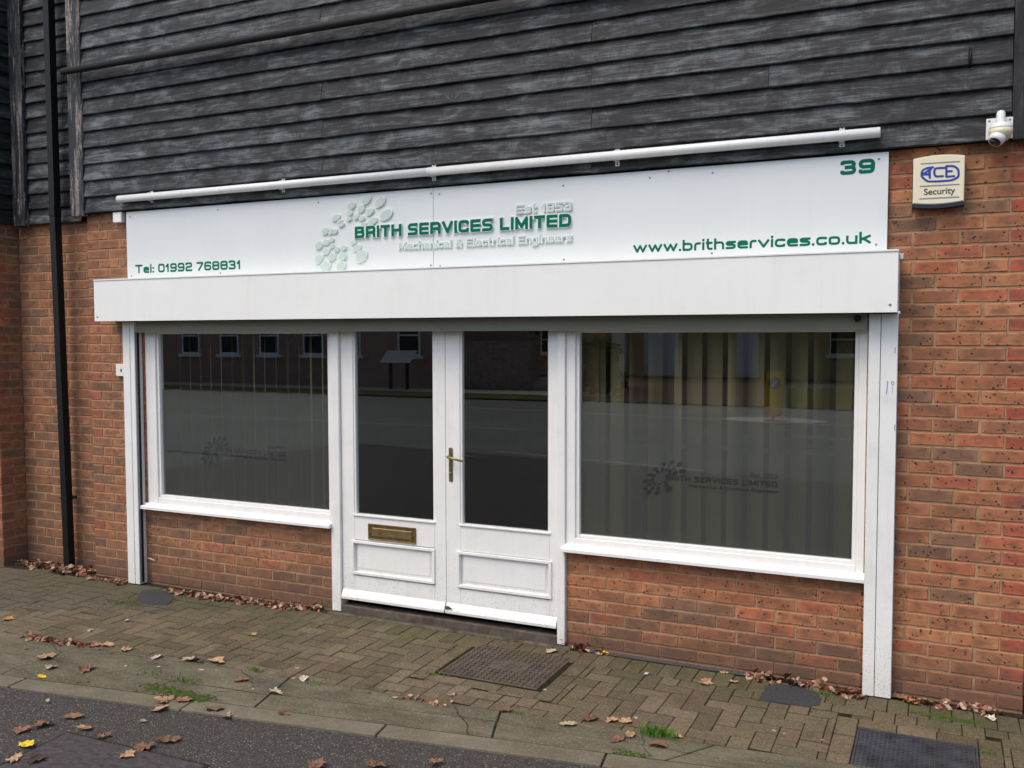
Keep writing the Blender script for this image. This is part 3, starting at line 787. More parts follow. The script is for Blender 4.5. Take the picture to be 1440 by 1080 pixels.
# ================================================================== SHUTTER CASING, GUIDES, SIGN
bx = empty('shutter_box', (-3.08, -.2, 2.125)); tag(bx, 'long off-white shutter casing spanning the shopfront below the sign', 'shutter box')
X0, X1 = -5.950, -.217
def loc_boxes(name, mat, bs, parent, bev=.002):
    o = boxes(name, mat, bs, None, bev); o.parent = parent; o.location = -parent.location; return o
loc_boxes('front_panel', MAT['cream_box'], [(X0, X1, -.2, -.197, 2.126, 2.443)], bx, .0008)
loc_boxes('top_panel', MAT['cream_box'], [(X0, X1, -.196, -.002, 2.441, 2.444)], bx, .0005)
loc_boxes('end_cap', MAT['cream_box'], [(X0, X0+.004, -.196, -.002, 2.127, 2.440)], bx, .0005)
loc_boxes('end_cap', MAT['cream_box'], [(X1-.004, X1, -.196, -.002, 2.127, 2.440)], bx, .0005)
loc_boxes('soffit', MAT['slat'], [(X0+.006, X1-.006, -.196, -.115, 2.128, 2.131), (X0+.006, X1-.006, -.04, -.002, 2.128, 2.131)], bx, .0003)
loc_boxes('bottom_slat', MAT['slat'], [(-5.63, -.37, -.095, -.075, 2.050, 2.125), (-5.63, -.37, -.105, -.065, 2.040, 2.0495)], bx, .001)
loc_boxes('edge_trim', MAT['white_upvc'], [(X0-.002, X1+.002, -.205, -.2005, 2.437, 2.447)], bx, .001)
loc_boxes('bracket', MAT['galv'], [(X1+.001, X1+.022, -.14, -.10, 2.40, 2.43)], bx)
loc_boxes('bracket', MAT['galv'], [(X1+.001, X1+.014, -.198, -.17, 2.118, 2.132)], bx)
def screw(parent, x, y, z, r=.007, mat='screw'):
    bm = bmesh.new(); tube_bm(bm, [(0, .001, 0), (0, -.002, 0), (0, -.003, 0)], [r, r, r*.5], 8)
    o = mk(bm, 'screw', MAT[mat], parent); o.location = Vector((x, y, z))-parent.location; return o
screw(bx, X0+.03, -.2, 2.16); screw(bx, X1-.035, -.2, 2.165)
# dark stopper at the right end of the slat
bm = bmesh.new(); tube_bm(bm, [(0, 0, 0), (0, -.03, 0)], [.018, .016], 12)
o = mk(bm, 'stop_knob', MAT['black'], bx, True); o.location = Vector((-.415, -.105, 2.098))-bx.location

def guide(label, x0, x1, seam, side):
    g = empty('shutter_guide', ((x0+x1)/2, -.04, .07)); tag(g, label, 'shutter guide')
    loc_boxes('channel', MAT['white_upvc'], [(x0, seam-.0015, -.082, -.001, .068, 2.122)], g, .002)
    loc_boxes('cover_strip', MAT['white_upvc'], [(seam+.0015, x1, -.080, -.001, .068, 2.122)], g, .002)
    if side == 'l':
        loc_boxes('slot_seal', MAT['black'], [(x1+.0005, x1+.004, -.055, -.035, .08, 2.04)], g, 0)
        loc_boxes('slot_lip', plain('grey rubber lip', (.25, .25, .25), .6), [(x1+.0005, x1+.006, -.078, -.060, .08, 2.04)], g, 0)
    return g
gl_ = guide('white upright shutter guide at the left end of the shopfront', -5.790, -5.668, -5.715, 'l')
gr_ = guide('white upright shutter guide with blue pen mark at the right end', -.360, -.217, -.300, 'r')
# pen mark on the right guide
bm = bmesh.new()
def stroke(bm, pts, r, y):
    tube_bm(bm, [(p.x, y, p.z) for p in pts], r, 6)
stroke(bm, [onwall(1246.6, 554, .081), onwall(1248.4, 535.5, .081)], .0016, -.0815)
cpt = onwall(1255.2, 538.5, .081)
stroke(bm, [Vector((cpt.x+.0065*cos(a*pi/5), 0, cpt.z+.009*sin(a*pi/5))) for a in range(11)], .0013, -.0815)
stroke(bm, [onwall(1255.6, 541, .081), onwall(1254.6, 553, .081)], .0007, -.0815)
o = mk(bm, 'pen_mark', MAT['pen'], gr_); o.location = -gr_.location
for (x, y) in ((1258.5, 492), (1258, 601)):
    p = onwall(x, y, .08); loc_boxes('chip', MAT['slat'], [(p.x-.001, p.x+.0025, -.0815, -.0805, p.z-.018, p.z+.015)], gr_, 0)

# sign board
SX0, SX1, SZ0, SZ1 = -5.772, -.281, 2.449, 2.972
SY_ = -.034
sg = empty('sign_board', (-3.03, -.03, 2.46)); tag(sg, 'long white shop sign with green company name over the shutter casing', 'sign')
loc_boxes('panel', MAT['sign'], [(SX0, -3.0335, -.034, -.028, SZ0, SZ1)], sg, .0008)
loc_boxes('panel', MAT['sign'], [(-3.0305, SX1, -.034, -.028, SZ0, SZ1)], sg, .0008)
loc_boxes('backing_batten', MAT['black'], [(SX0+.02, SX1-.02, -.0275, -.003, SZ0+.02, SZ1-.03)], sg, 0)
for (x, y) in ((183, 305), (306.5, 295), (448, 285), (606, 272), (618, 273), (792, 261), (914, 250), (940.5, 241), (1002, 243), (1236, 223.5), (1235, 209.8+0), (185, 388), (310, 384), (606, 373), (619, 374), (793, 365), (1001, 356), (1232, 344)):
    p = onwall(x, y, .034); 
    if SZ0+.006 < p.z < SZ1-.004: screw(sg, p.x, -.034, p.z, .006)
def txt(name, s, pl, pr, h, mat, y=SY_, **k):
    a, b = onwall(*pl, -y), onwall(*pr, -y)
    o = lettering(name, s, (a.x, (a.z+b.z)/2), b.x-a.x, h, MAT[mat], sg, y, **k); o.location = -sg.location; return o
hB = onwall(499, 319, .04).z-onwall(499, 335.5, .04).z
txt('letter_backing', 'BRITH SERVICES LIMITED', (499, 335.5), (803, 318.5), hB, 'acrylic_edge', depth=.012, grow=.055, thick=.25, gap=.13, split=True)
txt('letter', 'BRITH SERVICES LIMITED', (499, 335.5), (803, 318.5), hB, 'green', y=SY_-.0122, depth=.001, thick=.25, gap=.13, split=True)
for s, a, b, hh, lb in (('Est 1953', (726, 300.5), (804, 296.5), None, 'pale raised letters Est 1953'), ('Mechanical & Electrical Engineers', (561.5, 350.5), (804.5, 340.5), None, 'pale raised letters Mechanical & Electrical Engineers')):
    hh = .054 if s[:3] == 'Est' else .049
    txt('letter_backing', s, a, b, hh, 'acrylic_edge', depth=.010, grow=.065, thick=.17, gap=.17, split=True)
    txt('letter', s, a, b, hh, 'pale_text', y=SY_-.0102, depth=.0008, thick=.15, gap=.19, split=True)
txt('lettering', 'Tel: 01992 768831', (190.6, 384), (338.4, 379), .066, 'green', thick=.215, label='dark green telephone number Tel: 01992 768831')
txt('lettering', 'www.brithservices.co.uk', (890.6, 357), (1224.5, 341), .064, 'green', thick=.20,  gap=.13, label='dark green web address www.brithservices.co.uk')
txt('lettering', '39', (1181.6, 246), (1230.3, 243.5), .076, 'green', thick=.25, gap=.16, label='dark green street number 39')
ELL = [(765,100,75,45,50),(938,125,90,52,48),(1015,285,98,60,42),(572,175,65,42,45),(698,215,55,38,50),(810,250,62,38,48),(553,268,45,32,45),(637,312,42,32,45),(710,335,42,30,45),(845,370,70,42,38),(545,342,38,25,35),(733,408,42,28,30),(382,325,62,38,35),(430,372,40,24,35),(449,414,44,26,30),(246,492,55,40,55),(315,500,45,30,60),(370,498,40,26,55),(328,605,38,27,45),(258,638,45,33,50),(165,675,65,42,50),(332,685,38,28,45),(388,725,42,30,55),(478,710,42,32,40),(258,752,52,38,45),(160,848,70,46,55),(330,825,58,42,55),(465,818,58,44,50),(245,940,80,55,42),(445,935,74,52,52),(600,640,40,30,40),(648,710,62,46,42),(700,810,98,66,50)]
ELLW = []
def ell_poly(e, d, s=1.0):
    cx, cy, a, b, an = e; an = radians(an); pts = []
    for k in range(20):
        t = -2*pi*k/20; u, v = a*s*cos(t), b*s*sin(t); x = cx+u*cos(an)-v*sin(an); y = cy-(u*sin(an)+v*cos(an))
        p = onwall(430+x/9, 270+y/9, d); pts.append((p.x, p.z))
    return pts
for e in ELL:
    pts = ell_poly(e, .042); ELLW.append(pts)
    bm = bmesh.new(); wprism(bm, pts, SY_-.010, SY_)
    o = mk(bm, 'logo_disc', MAT['acrylic_edge'], sg); o.location = -sg.location
    p2 = ell_poly(e, .042, .84)
    bm = bmesh.new(); wprism(bm, p2, SY_-.0112, SY_-.0101)
    f = mk(bm, 'disc_face', MAT['pale_green'], o)

# tube above sign with brackets
tb = empty('awning_tube', (-3.08, -.085, 3.067)); tag(tb, 'long white tube on brackets just above the sign', 'tube')
bm = bmesh.new(); tube_bm(bm, [(-2.72, 0, 0), (-2.712, 0, 0), (0.05, 0, 0)], [.014, .027, .027], 18); tube_bm(bm, [(.052, 0, 0), (2.757, 0, 0), (2.760, 0, 0)], [.0272, .0272, .024], 18)
mk(bm, 'tube', MAT['tube'], tb, True)
bm = bmesh.new(); tube_bm(bm, [(.046, 0, 0), (.058, 0, 0)], .029, 18); mk(bm, 'joint_collar', MAT['tube'], tb, True)
for bx_ in (213, 398, 610, 868, 1184):
    p = onwall(bx_, {213: 280, 398: 262, 610: 248, 868: 226, 1184: 197}[bx_], .06); X = p.x-tb.location.x
    br = boxes('bracket', MAT['galv'], [(X-.014, X+.014, .028, .031, -.062, .062), (X-.014, X+.014, -.002, .0275, -.031, -.028), (X-.014, X+.014, -.002, .0275, .028, .031)], tb, .001)
    for zz in (-.047, .047):
        bm = bmesh.new(); tube_bm(bm, [(X, .0275, zz), (X, .025, zz)], .005, 8); mk(bm, 'screw', MAT['black'], br)

# ================================================================== WINDOWS
FY0, FY1 = -.012, .06
def slats(parent_label, x0, x1, n, seed, angle):
    rnd = random.Random(seed)
    root = empty('vertical_blind', ((x0+x1)/2, .17, 2.05)); tag(root, parent_label, 'blind')
    boxes('head_rail', MAT['blind'], [(x0-root.location.x, x1-root.location.x, -.02, .02, 0, .03)], root)
    wd = .089; h = 1.33
    bm = bmesh.new()
    vs_ = [bm.verts.new((a*wd/2, .006*(1-a*a)*(-1), z)) for z in (0, -h) for a in (-1, -.5, 0, .5, 1)]
    for i in range(4): bm.faces.new((vs_[i], vs_[i+1], vs_[i+6], vs_[i+5]))
    r = bmesh.ops.solidify(bm, geom=bm.faces[:], thickness=.0012)
    bmesh.ops.recalc_face_normals(bm, faces=bm.faces)
    me = bpy.data.meshes.new('slat'); bm.to_mesh(me); bm.free(); me.materials.append(MAT['blind'])
    for i in range(n):
        o = bpy.data.objects.new('slat', me); COL.objects.link(o); o.parent = root
        o.location = (x0+(x1-x0)*(i+.5)/n-root.location.x, 0, 0); o.rotation_euler = (0, 0, radians(angle+rnd.uniform(-9, 9)))
    return root
def window(label, xo0, xg0, xg1, xo1, zg0, zg1, zs, sill_x0, sill_x1, wl):
    r = empty('shop_window', ((xo0+xo1)/2, 0, zs)); tag(r, label, 'window')
    loc_boxes('frame', MAT['white'], [(xo0, xg0-.022, FY0, FY1, zs+.035, 2.115), (xg1+.022, xo1, FY0, FY1, zs+.035, 2.115),
        (xg0-.0215, xg1+.0215, FY0, FY1, zs+.035, zg0-.02), (xg0-.0215, xg1+.0215, FY0, FY1, zg1+.018, 2.115)], r, .003)
    loc_boxes('glazing_bead', MAT['white'], [(xg0-.0218, xg0, .003, .05, zg0-.0195, zg1+.0175), (xg1, xg1+.0218, .003, .05, zg0-.0195, zg1+.0175),
        (xg0+.0002, xg1-.0002, .003, .05, zg0-.0195, zg0), (xg0+.0002, xg1-.0002, .003, .05, zg1, zg1+.0175)], r, .003)
    # sill with a sloping, stepped top
    bm = bmesh.new()
    sec = [(-.066, zs), (-.066, zs+.020), (-.058, zs+.027), (-.030, zs+.031), (-.026, zs+.042), (-.0125, zs+.045), (-.0125, zs)]
    a = [bm.verts.new((sill_x0, y, z)) for y, z in sec]; b = [bm.verts.new((sill_x1, y, z)) for y, z in sec]
    n = len(sec); bm.faces.new(a); bm.faces.new(b[::-1])
    for i in range(n): bm.faces.new((a[i], b[i], b[(i+1) % n], a[(i+1) % n]))
    bmesh.ops.recalc_face_normals(bm, faces=bm.faces)
    bmesh.ops.bevel(bm, geom=[e for e in bm.edges], offset=.0015, segments=1, affect='EDGES')
    s = mk(bm, 'sill', MAT['white'], r); s.location = -r.location
    loc_boxes('pane', MAT['glass'], [(xg0-.003, xg1+.003, .026, .030, zg0-.003, zg1+.003)], r, 0)
    bm = bmesh.new(); bm.faces.new([bm.verts.new(p) for p in ((xg0-.002, .034, zg0-.002), (xg1+.002, .034, zg0-.002), (xg1+.002, .034, 1.602), (xg0-.002, .034, 1.602))])
    fl = mk(bm, 'frosted_film', MAT['film'], r); fl.location = -r.location
    # logo as dark decals, painting in the dim room seen through cut-outs
    (wx0, wz_), (wx1, _) = wl
    a0 = min(p[0] for e in ELLW for p in e); t1 = onwall(804, 340, .04).x; sc = (wx1-wx0)/(t1-a0); zb = onwall(499, 335.5, .04).z
    bm = bmesh.new()
    for e in ELLW: wprism(bm, [(wx0+(p[0]-a0)*sc, wz_+(p[1]-zb)*sc*1.05) for p in e], .0325, .0330)
    lo = mk(bm, 'logo_decal', MAT['film_decal'], fl)
    for s_, x0, x1, z, h, th in (('BRITH SERVICES LIMITED', 499, 803, 335.5, hB, .24), ('Est 1953', 726, 804, 298.8, .062, .2), ('Mechanical & Electrical Engineers', 561.5, 804.5, 346, .05, .2)):
        A = onwall(x0, z, .04).x
        if s_[0] == 'B': Z = zb
        elif s_[0] == 'E': Z = zb+.115
        else: Z = zb-.078
        B = onwall(x1, z, .04).x
        l_ = lettering('film_lettering', s_, (wx0+(A-a0)*sc, wz_+(Z-zb)*sc*1.05), (B-A)*sc, h*sc*1.05, MAT['film_decal'], fl, .033, depth=.0005, thick=th, gap=.14, res=12)
    return r
wL = [(onwall(283, 632, -.03).x, onwall(309, 636, -.03).z), (onwall(401.5, 640, -.03).x, 0)]
wR = [(onwall(903.5, 680, -.03).x, onwall(944, 676, -.03).z), (onwall(1093.5, 685, -.03).x, 0)]
window('left-hand shop window with frosted film and faint dark logo', -5.629, -5.503, -3.915, -3.877, .775, 2.028, .664, -5.665, -3.868, wL)
window('wide right-hand shop window with blinds and faint dark logo', -2.109, -2.027, -.433, -.369, .775, 2.028, .672, -2.125, -.362, wR)
slats('row of upright blind slats behind the left-hand window', -5.50, -3.92, 15, 3, -50)
slats('row of upright blind slats behind the right-hand window', -2.02, -.44, 13, 4, 6)
# posts either side of the doors
o = boxes('door_post', MAT['white'], [(-3.8755, -3.800, -.030, .06, .075, 2.115)], bev=.003); tag(o, 'white upright post between the left window and the doors', 'door post')
o = boxes('door_post', MAT['white'], [(-2.162, -2.1105, -.030, .06, .075, 2.115)], bev=.003); tag(o, 'white upright post between the doors and the right window', 'door post')

# ================================================================== DOORS
def door(label, x0, g0, g1, x1, p0, p1, letter=False, handle=False):
    r = empty('shop_door', ((x0+x1)/2, 0, .17)); tag(r, label, 'door')
    zb, zg0, zg1 = .172, .775, 2.04; y0, y1 = -.006, .04
    loc_boxes('leaf_frame', MAT['white'], [(x0, g0-.014, y0, y1, zb, 2.115), (g1+.014, x1, y0, y1, zb, 2.115), (g0-.0135, g1+.0135, y0, y1, .595, zg0-.014), (g0-.0135, g1+.0135, y0, y1, zb, .340), (g0-.0135, g1+.0135, y0, y1, zg1+.012, 2.115)], r, .002)
    loc_boxes('glazing_bead', MAT['white'], [(g0-.014, g0, .000, .036, zg0-.001, zg1), (g1, g1+.014, .000, .036, zg0-.001, zg1), (g0-.02, g1+.02, -.016, .036, zg0-.0138, zg0-.0012)], r, .002)
    loc_boxes('pane', MAT['glass'], [(g0-.002, g1+.002, .016, .020, zg0-.003, zg1+.003)], r, 0)
    # fielded panel with mouldings
    bm = bmesh.new()
    box_bm(bm, g0-.0133, g1+.0133, .014, .030, .3402, .5948)
    def ring(o0, o1, ya, yb):
        for (a, b, c_, d_) in ((p0[0]+o0, p1[0]-o0, p0[1]+o0, p0[1]+o1), (p0[0]+o0, p1[0]-o0, p1[1]-o1, p1[1]-o0)):
            box_bm(bm, a, b, ya, yb, c_, d_, .0022)
        for (a, b) in ((p0[0]+o0, p0[0]+o1), (p1[0]-o1, p1[0]-o0)):
            box_bm(bm, a, b, ya, yb, p0[1]+o1+.0004, p1[1]-o1-.0004, .0022)
    pn = mk(bm, 'panel', MAT['white'], r); pn.location = -r.location
    bm = bmesh.new(); ring(-.002, .018, -.018, .0138); 
    mo = mk(bm, 'moulding', MAT['white'], pn)
    bm = bmesh.new()
    a, b, c_, d_ = p0[0]+.045, p1[0]-.045, p0[1]+.045, p1[1]-.045
    vv = [bm.verts.new(q) for q in ((a-.022, .0139, c_-.022), (b+.022, .0139, c_-.022), (b+.022, .0139, d_+.022), (a-.022, .0139, d_+.022), (a, .004, c_), (b, .004, c_), (b, .004, d_), (a, .004, d_))]
    for i in range(4): bm.faces.new((vv[i], vv[(i+1) % 4], vv[4+(i+1) % 4], vv[4+i]))
    vi = [bm.verts.new((vv[4+i].co.x, .0005, vv[4+i].co.z)) for i in range(4)]
    for i in range(4): bm.faces.new((vv[4+i], vv[4+(i+1) % 4], vi[(i+1) % 4], vi[i]))
    bm.faces.new(vi); mk(bm, 'raised_field', MAT['white'], pn)
    # weather bar
    bm = bmesh.new(); sec = [(-.008, .172), (-.032, .172), (-.033, .188), (-.022, .212), (-.008, .238)]
    A = [bm.verts.new((x0+.003, y, z)) for y, z in sec]; B = [bm.verts.new((x1-.004, y, z)) for y, z in sec]; n = len(sec)
    bm.faces.new(A); bm.faces.new(B[::-1])
    for i in range(n): bm.faces.new((A[i], B[i], B[(i+1) % n], A[(i+1) % n]))
    wb = mk(bm, 'weather_bar', MAT['white'], r); wb.location = -r.location
    if letter:
        a, b = onwall(517, 735.4, .01), onwall(585, 765, .01)
        lb = loc_boxes('letterbox', MAT['brass_dark'], [(-3.578, -3.196, -.0105, -.0065, .606, .717)], r, .001)
        bm = bmesh.new(); box_bm(bm, -3.545, -3.225, -.0165, -.011, .632, .690, .003); mk(bm, 'flap', MAT['brass'], lb)
        bm = bmesh.new()
        for q in ((-3.578, -3.196, .709, .717), (-3.578, -3.196, .606, .613), (-3.578, -3.571, .6135, .7085), (-3.203, -3.196, .6135, .7085)): box_bm(bm, q[0], q[1], -.0145, -.0108, q[2], q[3], .001)
        mk(bm, 'rim', MAT['brass'], lb)
    if handle:
        h = empty('handle'); h.parent = r
        bm = bmesh.new(); box_bm(bm, -2.940, -2.912, -.013, -.0063, 1.050, 1.275, .004); o = mk(bm, 'back_plate', MAT['brass_dark'], h)
        bm = bmesh.new(); tube_bm(bm, [(-2.926, -.012, 1.218), (-2.926, -.052, 1.218), (-2.918, -.060, 1.217), (-2.87, -.062, 1.209), (-2.815, -.058, 1.196)], [.0085, .0085, .009, .0085, .0065], 10)
        o2 = mk(bm, 'lever', MAT['brass'], h, True)
        bm = bmesh.new(); tube_bm(bm, [(-2.926, -.012, 1.105), (-2.926, -.018, 1.105)], [.009, .008], 10); o3 = mk(bm, 'lock_barrel', MAT['brass'], h, True)
        h.location = -r.location
    return r
d1 = door('left door leaf with glass, brass letterbox and lower panel', -3.797, -3.682, -3.066, -2.9675, (-3.715, .352), (-3.052, .587), letter=True)
d2 = door('right door leaf with glass, brass lever handle and lower panel', -2.9645, -2.845, -2.236, -2.165, (-2.880, .352), (-2.208, .590), handle=True)
# chip of rotted wood at the meeting of the doors
bm = bmesh.new(); wprism(bm, [(-2.958, .197), (-2.905, .205), (-2.935, .222), (-2.960, .220)], -.0355, -.0335)
o = mk(bm, 'rot_patch', plain('bare rotten wood', (.10, .065, .045), .9), d2); o.location = -d2.location
o = boxes('threshold', MAT['stone'], [(-3.800, -2.163, -.030, .06, .06, .125)], bev=.006); tag(o, 'worn dark threshold stone under the two doors', 'threshold')
o = boxes('door_step', plain('crumbling concrete step', (.095, .082, .058), .95, .2, var=.5, scale=20, bump=.9), [(-3.90, -2.05, -.070, -.031, .02, .074)], bev=.008); tag(o, 'narrow crumbling concrete strip in front of the doors', 'step')

# ================================================================== SMALL FITTINGS
jb = boxes('junction_box', MAT['white_upvc'], [(-5.905, -5.815, -.045, 0, 2.897, 2.978)], bev=.004); tag(jb, 'small white junction box left of the sign', 'junction box')
p = onwall(170, 521, .0); o = boxes('key_switch', MAT['white_upvc'], [(-5.93, -5.84, -.03, 0, 1.695, 1.79)], bev=.004); tag(o, 'small white switch box beside the left shutter guide', 'switch box')
boxes('key_slot', MAT['black'], [(-5.875, -5.862, -.032, -.0305, 1.73, 1.755)], o, 0)
# alarm box
ab = empty('alarm_box', (-.04, -.05, 2.68)); tag(ab, 'cream and navy security alarm box on the brick pier', 'alarm box')
ax0, ax1, az0, az1 = -.160, .079, 2.690, 2.918
def arc(x0, x1, z, bul, n=8): return [(x0+(x1-x0)*i/n, z+bul*(1-(2*i/n-1)**2)) for i in range(n+1)]
def profile(x0, x1, z0, z1, b0, b1): return arc(x0, x1, z0, b0)+arc(x0, x1, z1, b1)[::-1]
bm = bmesh.new(); wprism(bm, profile(ax0, ax1, az0, az1, -.010, .012), -.070, -.022)
bmesh.ops.recalc_face_normals(bm, faces=bm.faces)
bmesh.ops.bevel(bm, geom=[e for e in bm.edges if all(v.co.y < -.069 for v in e.verts)], offset=.004, segments=2, affect='EDGES')
o = mk(bm, 'cover', MAT['cream_plastic'], ab); o.location = -ab.location
bm = bmesh.new(); wprism(bm, profile(ax0-.003, ax1+.003, az0-.020, az1-.03, -.010, 0), -.064, -.001); wprism(bm, profile(ax0-.002, ax1+.002, az0-.019, az0-.0125, -.010, -.010), -.069, -.0642)
o = mk(bm, 'back_box', MAT['navy'], ab); o.location = -ab.location
def apt(px, py): q = onwall(1240+px/6, 140+py/6, .07); return (q.x, q.z)
def ribbon(name, mat, paths, th, parent, y, depth=.001, res=None):
    bm = bmesh.new()
    allp = [q for pth in paths for q in pth]; x0 = min(q[0] for q in allp)-th; x1 = max(q[0] for q in allp)+th; z0 = min(q[1] for q in allp)-th; z1 = max(q[1] for q in allp)+th
    h = th/2.6 if not res else res
    polys, segs = glyph_polys(paths, th/2, x0, x1, z0, z1, h); vm = {}
    for pl in polys:
        vv = []
        for q in pl:
            k = (round(q[0], 6), round(q[1], 6))
            if k not in vm: vm[k] = bm.verts.new((q[0], y-depth, q[1]))
            if vm[k] not in vv: vv.append(vm[k])
        if len(vv) > 2:
            try: bm.faces.new(vv)
            except ValueError: pass
    o = mk(bm, name, mat, parent); o.location = -parent.location; return o
for (a, b) in (((332, 543), (655, 522)), ((325, 733), (652, 715)), ((320, 838), (648, 822))):
    ribbon('rule_line', MAT['greyprint'], [[apt(*a), apt(*b)]], .0058, ab, -.0702)
# oval A C E emblem
def Q(*pts): return [apt(*q) for q in pts]
ribbon('emblem', MAT['blue'], [
    fillet(Q((432, 572), (385, 576), (338, 600), (334, 650), (385, 692), (480, 690), (590, 682), (648, 655), (648, 590), (610, 560), (545, 562)), [1]*11, .012),
    Q((415, 586), (345, 632), (405, 632)), Q((405, 600), (405, 660)),
    fillet(Q((520, 576), (452, 580), (440, 612), (452, 650), (515, 646)), [1]*5, .008),
    Q((545, 564), (545, 652), (608, 646)), Q((545, 606), (590, 604))], .0105, ab, -.0702)
cu = bpy.data.curves.new('security', 'FONT'); cu.body = 'Security'; cu.size = .046; cu.extrude = .0004; cu.offset = .0006
to = bpy.data.objects.new('tmp', cu); COL.objects.link(to); bpy.context.view_layer.update()
me = bpy.data.meshes.new_from_object(to); bpy.data.objects.remove(to)
x_ = [v.co.x for v in me.vertices]; a, b = apt(355, 802), apt(620, 785); sc = (b[0]-a[0])/(max(x_)-min(x_))
for v in me.vertices: v.co = Vector((a[0]+(v.co.x-min(x_))*sc, -.0708-v.co.z, a[1]-.002+v.co.y*sc))
me.materials.clear(); o = link('lettering', me, MAT['blackprint'], ab); o.location = -ab.location; o['label'] = 'black word Security'

# dome camera
cm_ = empty('dome_camera', (.232, -.07, 3.04)); tag(cm_, 'white turret security camera on a square plate at top right', 'camera')
cx0, cz1 = onwall(1387, 166, .08), onwall(1425, 163, .08)
px0, px1 = cx0.x, cz1.x; pz1 = cx0.z-.004; pz0 = onwall(1387, 197, .08).z
loc_boxes('mount_plate', MAT['cam_white'], [(px0, px1, -.078, -.068, pz0, pz1)], cm_, .002)
loc_boxes('back_box', MAT['cam_white'], [(px0+.012, px1-.012, -.0678, -.052, pz0+.012, pz1-.012)], cm_, .001)
pc = (px0+px1)/2+.004
bm = bmesh.new(); 
tube_bm(bm, [(pc, -.105, pz1+.030), (pc, -.105, pz1+.026), (pc, -.105, pz1+.016), (pc, -.105, pz1-.03), (pc, -.105, pz1-.045)], [.006, .015, .020, .021, .023], 16)
box_bm(bm, pc-.018, pc+.018, -.105, -.0785, pz1-.035, pz1+.008, .004)
o = mk(bm, 'arm', MAT['cam_white'], cm_, True); o.location = -cm_.location
bm = bmesh.new(); zc = pz1-.045
tube_bm(bm, [(pc, -.118, zc+.012), (pc, -.118, zc+.006), (pc, -.118, zc-.012), (pc, -.118, zc-.018)], [.026, .046, .053, .0535], 22)
o = mk(bm, 'shell', MAT['cam_white'], cm_, True); o.location = -cm_.location
bm = bmesh.new(); tube_bm(bm, [(pc, -.118, zc-.0185), (pc, -.118, zc-.040), (pc, -.118, zc-.056), (pc+.002, -.118, zc-.078)], [.0545, .0540, .047, .032], 22)
o = mk(bm, 'collar', MAT['cam_cream'], cm_, True); o.location = -cm_.location
bm = bmesh.new(); dv = Vector((-.42, -.50, -.75)).normalized(); c0 = Vector((pc-.004, -.124, zc-.046))
tube_bm(bm, [c0, c0+dv*.040, c0+dv*.052], [.041, .037, .031], 20); o = mk(bm, 'eyeball', MAT['cam_white'], cm_, True); o.location = -cm_.location
bm = bmesh.new(); tube_bm(bm, [c0+dv*.0515, c0+dv*.0545], [.028, .026], 20); o = mk(bm, 'lens', plain('lens glass', (.006, .006, .008), .08, .7), cm_, True); o.location = -cm_.location
for q in (px0+.014, px1-.014): screw(cm_, q, -.0785, pz1-.012, .005)
# loose hook on the boards above the right end of the tube
hp = onwall(1364, 82, .06); bm = bmesh.new(); tube_bm(bm, [(hp.x, -.055, hp.z+.045), (hp.x, -.07, hp.z+.03), (hp.x, -.068, hp.z-.03), (hp.x, -.052, hp.z-.045)], [.006, .008, .007, .004], 8)
o = mk(bm, 'cable_hook', MAT['black_pipe'], None, True); tag(o, 'small dark hook on the boards near the top right', 'hook')

# twig-like bare stick on the left panel
a, b = onwall(201, 785, .03), onwall(220, 787, .03); bm = bmesh.new(); tube_bm(bm, [(a.x, -.01, a.z), ((a.x+b.x)/2, -.03, a.z+.006), (b.x, -.05, b.z-.002)], [.003, .0045, .006], 6)
o = mk(bm, 'cable_stub', plain('pale cable', (.5, .45, .36), .7), None, True); tag(o, 'pale stub of cable sticking out of the left brick panel', 'cable')

# ================================================================== COVERS IN THE PAVING
mh = empty('manhole_cover', ((MANH[0]+MANH[1])/2, (MANH[2]+MANH[3])/2, GZ)); tag(mh, 'rusty iron manhole cover with rows of studs before the doors', 'manhole cover')
a, b, c_, d_ = MANH
loc_boxes('frame', MAT['iron'], [(a+.004, b-.004, d_-.016, d_-.004, GZ-.04, GZ-.004), (a+.004, b-.004, c_+.004, c_+.016, GZ-.04, GZ-.004), (a+.004, a+.016, c_+.017, d_-.017, GZ-.04, GZ-.004), (b-.016, b-.004, c_+.017, d_-.017, GZ-.04, GZ-.004)], mh, .001)
pl_ = loc_boxes('plate', MAT['iron'], [(a+.020, b-.034, c_+.022, d_-.020, GZ-.03, GZ+.002)], mh, .003)
bm = bmesh.new()
nx, ny = 17, 14
for i in range(nx):
    for j in range(ny):
        x = a+.045+(b-a-.105)*i/(nx-1); y = c_+.045+(d_-c_-.09)*j/(ny-1)
        if 6 <= i <= 11 and 5 <= j <= 8: continue
        sx_, sy_ = (.011, .0065) if (i+j) % 2 else (.0065, .011)
        box_bm(bm, x-sx_, x+sx_, y-sy_, y+sy_, GZ+.0015, GZ+.0085, .0015)
st = mk(bm, 'studs', MAT['iron'], pl_); st['kind'] = 'stuff'
bm = bmesh.new(); mxx, mcy = (a+b)/2-.01, (c_+d_)/2
for q in ((-.09, -.045, -.012, .012), (-.035, .02, .012, .024), (-.035, .02, -.024, -.012), (.035, .10, .008, .02), (.035, .10, -.02, -.008)): box_bm(bm, mxx+q[0], mxx+q[1], mcy+q[2], mcy+q[3], GZ+.0015, GZ+.006, .001)
mk(bm, 'lifting_keyway', MAT['iron'], pl_)

